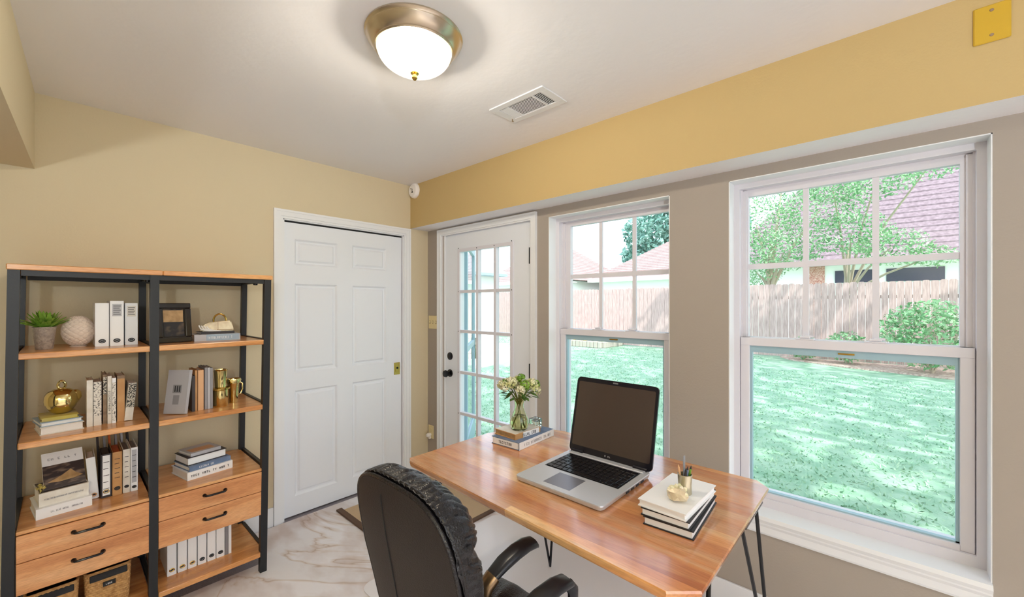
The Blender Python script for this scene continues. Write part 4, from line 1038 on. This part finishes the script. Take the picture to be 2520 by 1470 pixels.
# base
b = MB(); b.box(.74, .98, CY-.13, CY+.09, .40, .425, .004); b.box(.80, .92, CY-.06, CY+.06, .36, .40, .01); b.build('seat_plate', M['black'], ch, world=True)
b = MB(); b.box(.60, .82, CY-.03, CY+.03, .405, .42, .003); b.box(.600, .612, CY-.03, CY+.03, .42, .60, .003); b.build('back_bar', M['black'], ch, world=True)
MB().lathe([(.0, .10), (.028, .10), (.028, .24), (.018, .24), (.018, .37), (0, .37)], (.86, CY, 0), 20).build('gas_lift', M['blackgloss'], ch, True, True)
for k in range(5):
    a = R(36+72*k); d_ = Vector((math.cos(a), math.sin(a), 0)); c_ = Vector((.86, CY, 0))
    b = MB(); b.tube([c_+Vector((0, 0, .105)), c_+d_*.12+Vector((0, 0, .10)), c_+d_*.27+Vector((0, 0, .075))], [.030, .024, .016], 10)
    lg = b.build('base_leg', M['blackgloss'], ch, True, True)
    b = MB(); e_ = c_+d_*.27
    for s_ in (-.014, .014):
        nn = Vector((-d_.y, d_.x, 0)); p = e_+nn*s_
        b.tube([p-nn*.008+Vector((0, 0, .0255)), p+nn*.008+Vector((0, 0, .0255))], .025, 18)
    b.tube([e_+Vector((0, 0, .03)), e_+Vector((0, 0, .07))], .007, 8)
    b.build('caster', M['black'], lg, True, True)

# ------------------------------------------------------------------ outside
GZ = -.10
S('floor_outside', MB().box(XO, 60, -40, 60, GZ-.2, GZ), M['grass'], 'green lawn ground outside the windows', 'lawn')
b = MB(); g_ = random.Random(21)
for k in range(42000):
    x = 2.9+11*g_.random()**1.35; y = -3.2+(x*.95+4.2)*g_.random()
    if x > 11.4 and y < 2.4 or x > 12.5 and 7.2 < y < 10 or y > 7 and x < 11.3: continue
    a = g_.random()*6.28; h_ = .012+.022*g_.random(); wv = .006+.0007*x; dx, dy = math.cos(a)*wv, math.sin(a)*wv
    b.bm.faces.new((b.bm.verts.new((x-dx, y-dy, GZ)), b.bm.verts.new((x+dx, y+dy, GZ)), b.bm.verts.new((x+g_.gauss(0, .02), y+g_.gauss(0, .02), GZ+h_))))
tag(b.build('lawn_grass', M['blade']), 'short green grass blades of the back lawn', 'grass', kind='stuff')
# fence: planks are one panel surface, posts separate parts
fc = thing('wooden_fence', 'weathered cedar privacy fence of vertical boards behind the lawn', 'fence', (14.2, 6, GZ))
b = MB(); y = -6.0; g_ = random.Random(2)
while y < 22:
    w_ = .135+.02*g_.random(); zt_ = 2.03+.02*g_.random()
    b.prism([(y, GZ+.03), (y+w_, GZ+.03), (y+w_, zt_-.03), (y+w_-.03, zt_), (y+.03, zt_), (y, zt_-.03)], 14.2+.008*g_.random(), 14.222, 'x'); y += w_+.008
b.build('boards', M['fence'], fc, world=True)
MB().box(14.225, 14.26, -6, 22, .25, .34).box(14.225, 14.26, -6, 22, 1.6, 1.69).build('rails', M['fence'], fc, world=True)
# neighbouring houses
def house(label, x0, x1, y0, y1, ze, zr, wallm, roofm, over=.5, hip=3.0):
    h = thing('neighbour_house', label, 'house', ((x0+x1)/2, (y0+y1)/2, GZ))
    MB().box(x0, x1, y0, y1, GZ, ze).build('walls', M[wallm], h, world=True)
    a0, a1, c0, c1 = x0-over, x1+over, y0-over, y1+over; xm = (x0+x1)/2
    b = MB(); n = 22
    P = [Vector((a0, c0, ze)), Vector((a1, c0, ze)), Vector((a1, c1, ze)), Vector((a0, c1, ze))]; r0, r1 = Vector((xm, c0+hip, zr)), Vector((xm, c1-hip, zr))
    def slope(A, B, Cc, D):   # courses of shingles: stepped strips from the eave A-B up to D-Cc
        for k in range(n):
            f0, f1 = k/n, (k+1)/n; q = [A.lerp(D, f0), B.lerp(Cc, f0), B.lerp(Cc, f1), A.lerp(D, f1)]; up = Vector((0, 0, .05))
            b.quad(q[0]+up, q[1]+up, q[2], q[3]); b.quad(q[0], q[1], q[1]+up, q[0]+up)
    slope(P[3], P[0], r0, r1); slope(P[1], P[2], r1, r0); slope(P[0], P[1], r0, r0); slope(P[2], P[3], r1, r1)
    b.build('roof', M[roofm], h, world=True)
    MB().box(a0-.06, a0+.02, c0, c1, ze-.16, ze+.04).box(a0, x0, c0, c1, ze-.16, ze-.12).build('fascia', M['siding'], h, world=True)
    return h
h = house('neighbour house with red brown shingle roof and white garage front beyond the fence', 22, 31, -12, 5.9, 3.25, 8.6, 'siding', 'roof', hip=4.2)
for y0, y1 in ((-1.6, .0), (.25, 1.6)):
    MB().box(21.96, 22.0, y0, y1, 2.35, 2.86).build('window', M['darkglass'], h, world=True)
b = MB(); b.box(21.95, 22.0, -2.6, -2.2, GZ, 3.1); b.box(21.95, 22.0, 1.95, 2.5, GZ, 3.1); b.build('brick_pier', M['brick'], h, world=True)
house('pale pink roofed house beyond the fence in the middle window', 23, 31, 7.0, 13.5, 3.0, 5.6, 'siding', 'roofpale', hip=3.4)
house('pale roofed house at the left in the middle window beyond the fence', 22, 30, 15.0, 23, 3.0, 5.9, 'siding', 'roofpale', hip=3.6)
sh = thing('garden_shed', 'white outbuilding with blue grey roof seen through the glazed door', 'shed', (8, 12, GZ))
MB().box(5.5, 10.3, 10.2, 14.5, GZ, 2.45).build('walls', M['siding'], sh, world=True)
b = MB(); b.prism([(10.0-.2, 2.42), (14.9, 2.42), (14.9, 2.5), (12.35, 4.2), (9.8, 2.5)], 5.2, 10.5, 'x'); b.build('roof', M['shedroof'], sh, world=True)
MB().box(8.6, 10.2, 9.5, 10.2, GZ, .12).box(8.6, 10.2, 9.1, 9.5, GZ, 0).build('steps', M['concrete'], sh, world=True)
tag(MB().prism([(6.5, 7.2), (9.5, 7.8), (11.2, 8.8), (10.8, 10.0), (5.5, 10.1)], GZ-.02, GZ+.03).build('patio_slab', M['concrete']), 'pale concrete path outside the glazed door', 'path')
# beds
tag(MB().prism([(11.9, -4), (12.2, -1.2), (12.9, .9), (13.6, 2.0), (14.15, 2.3), (14.15, -4)], GZ-.02, GZ+.03).build('mulch_bed', M['mulch']), 'brown pine straw bed at the foot of the fence', 'mulch', kind='stuff')
fb = thing('flower_bed', 'raised stone edged flower bed in the lawn by the fence', 'flower bed', (13.3, 8.6, GZ))
b = MB(); g_ = random.Random(8)
for k in range(16): y = 7.4+k*.15; b.box(12.7, 12.85, y, y+.14, GZ, GZ+.22+.03*g_.random(), .02)
for k in range(9): x = 12.85+k*.15; b.box(x, x+.14, 7.3, 7.44, GZ, GZ+.22+.03*g_.random(), .02)
b.build('stone_edging', M['stone'], fb, world=True)
MB().box(12.85, 14.15, 7.44, 9.8, GZ, GZ+.16).build('soil', M['mulch'], fb, world=True)
def leafcloud(b, c, rad, n, size, g_, flat=1.0):
    for k in range(n):
        v_ = Vector((g_.gauss(0, 1), g_.gauss(0, 1), g_.gauss(0, 1))).normalized()*(.35+.65*g_.random()**.5)
        p = Vector((c[0]+v_.x*rad[0], c[1]+v_.y*rad[1], c[2]+v_.z*rad[2])); nn = Vector((g_.gauss(0, 1), g_.gauss(0, 1), g_.gauss(.8, 1))).normalized()
        u = nn.orthogonal().normalized(); u.rotate(Matrix.Rotation(g_.random()*6.28, 3, nn)); w_ = nn.cross(u); s_ = size*(.6+.8*g_.random())
        b.quad(p-u*s_, p-w_*s_*.45+nn*s_*.15, p+u*s_, p+w_*s_*.45+nn*s_*.15)
def shrub(name, label, x, y, rad, hz, n, size, m='tree', cat='shrub', group=None, seed_=1):
    o = thing(name, label, cat, (x, y, GZ+.02), group=group); g_ = random.Random(seed_); b = MB()
    leafcloud(b, (0, 0, hz*.55), (rad, rad, hz*.5), n, size, g_); b.build('foliage', M[m], o)
    b = MB()
    for k in range(6): a = k*1.05; b.tube([(0, 0, 0), (.3*rad*math.cos(a), .3*rad*math.sin(a), hz*.4), (.6*rad*math.cos(a), .6*rad*math.sin(a), hz*.75)], [.02, .014, .006], 5)
    b.build('stems', M['bark'], o)
shrub('leafy_shrub', 'large round green shrub before the fence at the right of the big window', 12.9, -.75, .95, 1.55, 2600, .055, seed_=1)
shrub('leafy_shrub', 'low spreading shrub left of the large round shrub by the fence', 13.5, .75, .46, .80, 700, .05, group='low shrubs by the fence', seed_=2)
shrub('leafy_shrub', 'smallest low shrub furthest left along the fence', 13.65, 1.65, .40, .62, 500, .05, group='low shrubs by the fence', seed_=3)
shrub('flowering_plant', 'yellow flowering plant in the stone edged bed', 13.2, 8.55, .28, .42, 300, .045, 'yflower', 'flowers', seed_=4)
shrub('flowering_plant', 'green leafy plant beside the yellow flowers in the stone edged bed', 13.5, 7.9, .3, .35, 300, .045, 'tree', 'plant', seed_=5)
def tree(label, x, y, h_, blobs, m, size, seed_, trunk=.16, base=GZ):
    o = thing('tree', label, 'tree', (x, y, base), group='trees in the yard'); g_ = random.Random(seed_)
    b = MB(); bt = MB()
    bt.tube([(0, 0, 0), (.1, .05, h_*.4), (0, 0, h_*.8)], [trunk, trunk*.75, trunk*.4], 8)
    for (cx, cy, cz, r_, n) in blobs:
        c_ = (cx-x, cy-y, cz-base); leafcloud(b, c_, (r_, r_, r_*.62), int(n*1.35) if size < .06 else n, size, g_)
        bt.tube([(0, 0, h_*.45), (c_[0]*.5, c_[1]*.5, h_*.45+(c_[2]-h_*.45)*.6), c_], [trunk*.4, trunk*.25, .015], 6)
    b.build('foliage', M[m], o); bt.build('trunk', M['bark'], o, True)
tree('leafy tree just beyond the fence at the left of the big window', 16.2, 2.9, 4.5, [(16, 3.3, 4.2, 1.3, 1500), (15.6, 2.4, 3.2, 1.1, 1300), (16.4, 3.4, 2.6, .9, 800), (15.8, 1.5, 4.4, 1.2, 1100), (16.5, 2.6, 5.6, 1.3, 1200)], 'tree', .048, 31)
tree('leafy branches of the yard tree before the red brown roof', 16.8, .9, 4.2, [(15.4, .75, 3.5, 1.0, 900), (15.2, -.1, 3.0, .85, 700), (15.2, .2, 4.9, .9, 800), (15.4, -.9, 5.2, .75, 450), (15.6, 1.2, 5.0, .9, 700), (15.2, -.9, 2.7, .5, 220)], 'tree', .048, 32, .12)
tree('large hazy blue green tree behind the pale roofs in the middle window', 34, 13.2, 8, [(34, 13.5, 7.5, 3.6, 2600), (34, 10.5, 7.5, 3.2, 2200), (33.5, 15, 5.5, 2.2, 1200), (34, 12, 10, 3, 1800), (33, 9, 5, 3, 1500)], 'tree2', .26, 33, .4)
tree('added unseen shade tree casting dappled light on the lawn', 3, -11, 7, [(x, y, 7.0+.5*((x*7-y*3) % 2), 1.5, 120) for x in (1.2, 3.5, 5.8, 8.1, 10.4) for y in (-7.4, -5.2, -3.0, -.8, 1.4)], 'tree', .30, 34, .35)  # out-of-view canopy added to throw dappled shade on the lawn
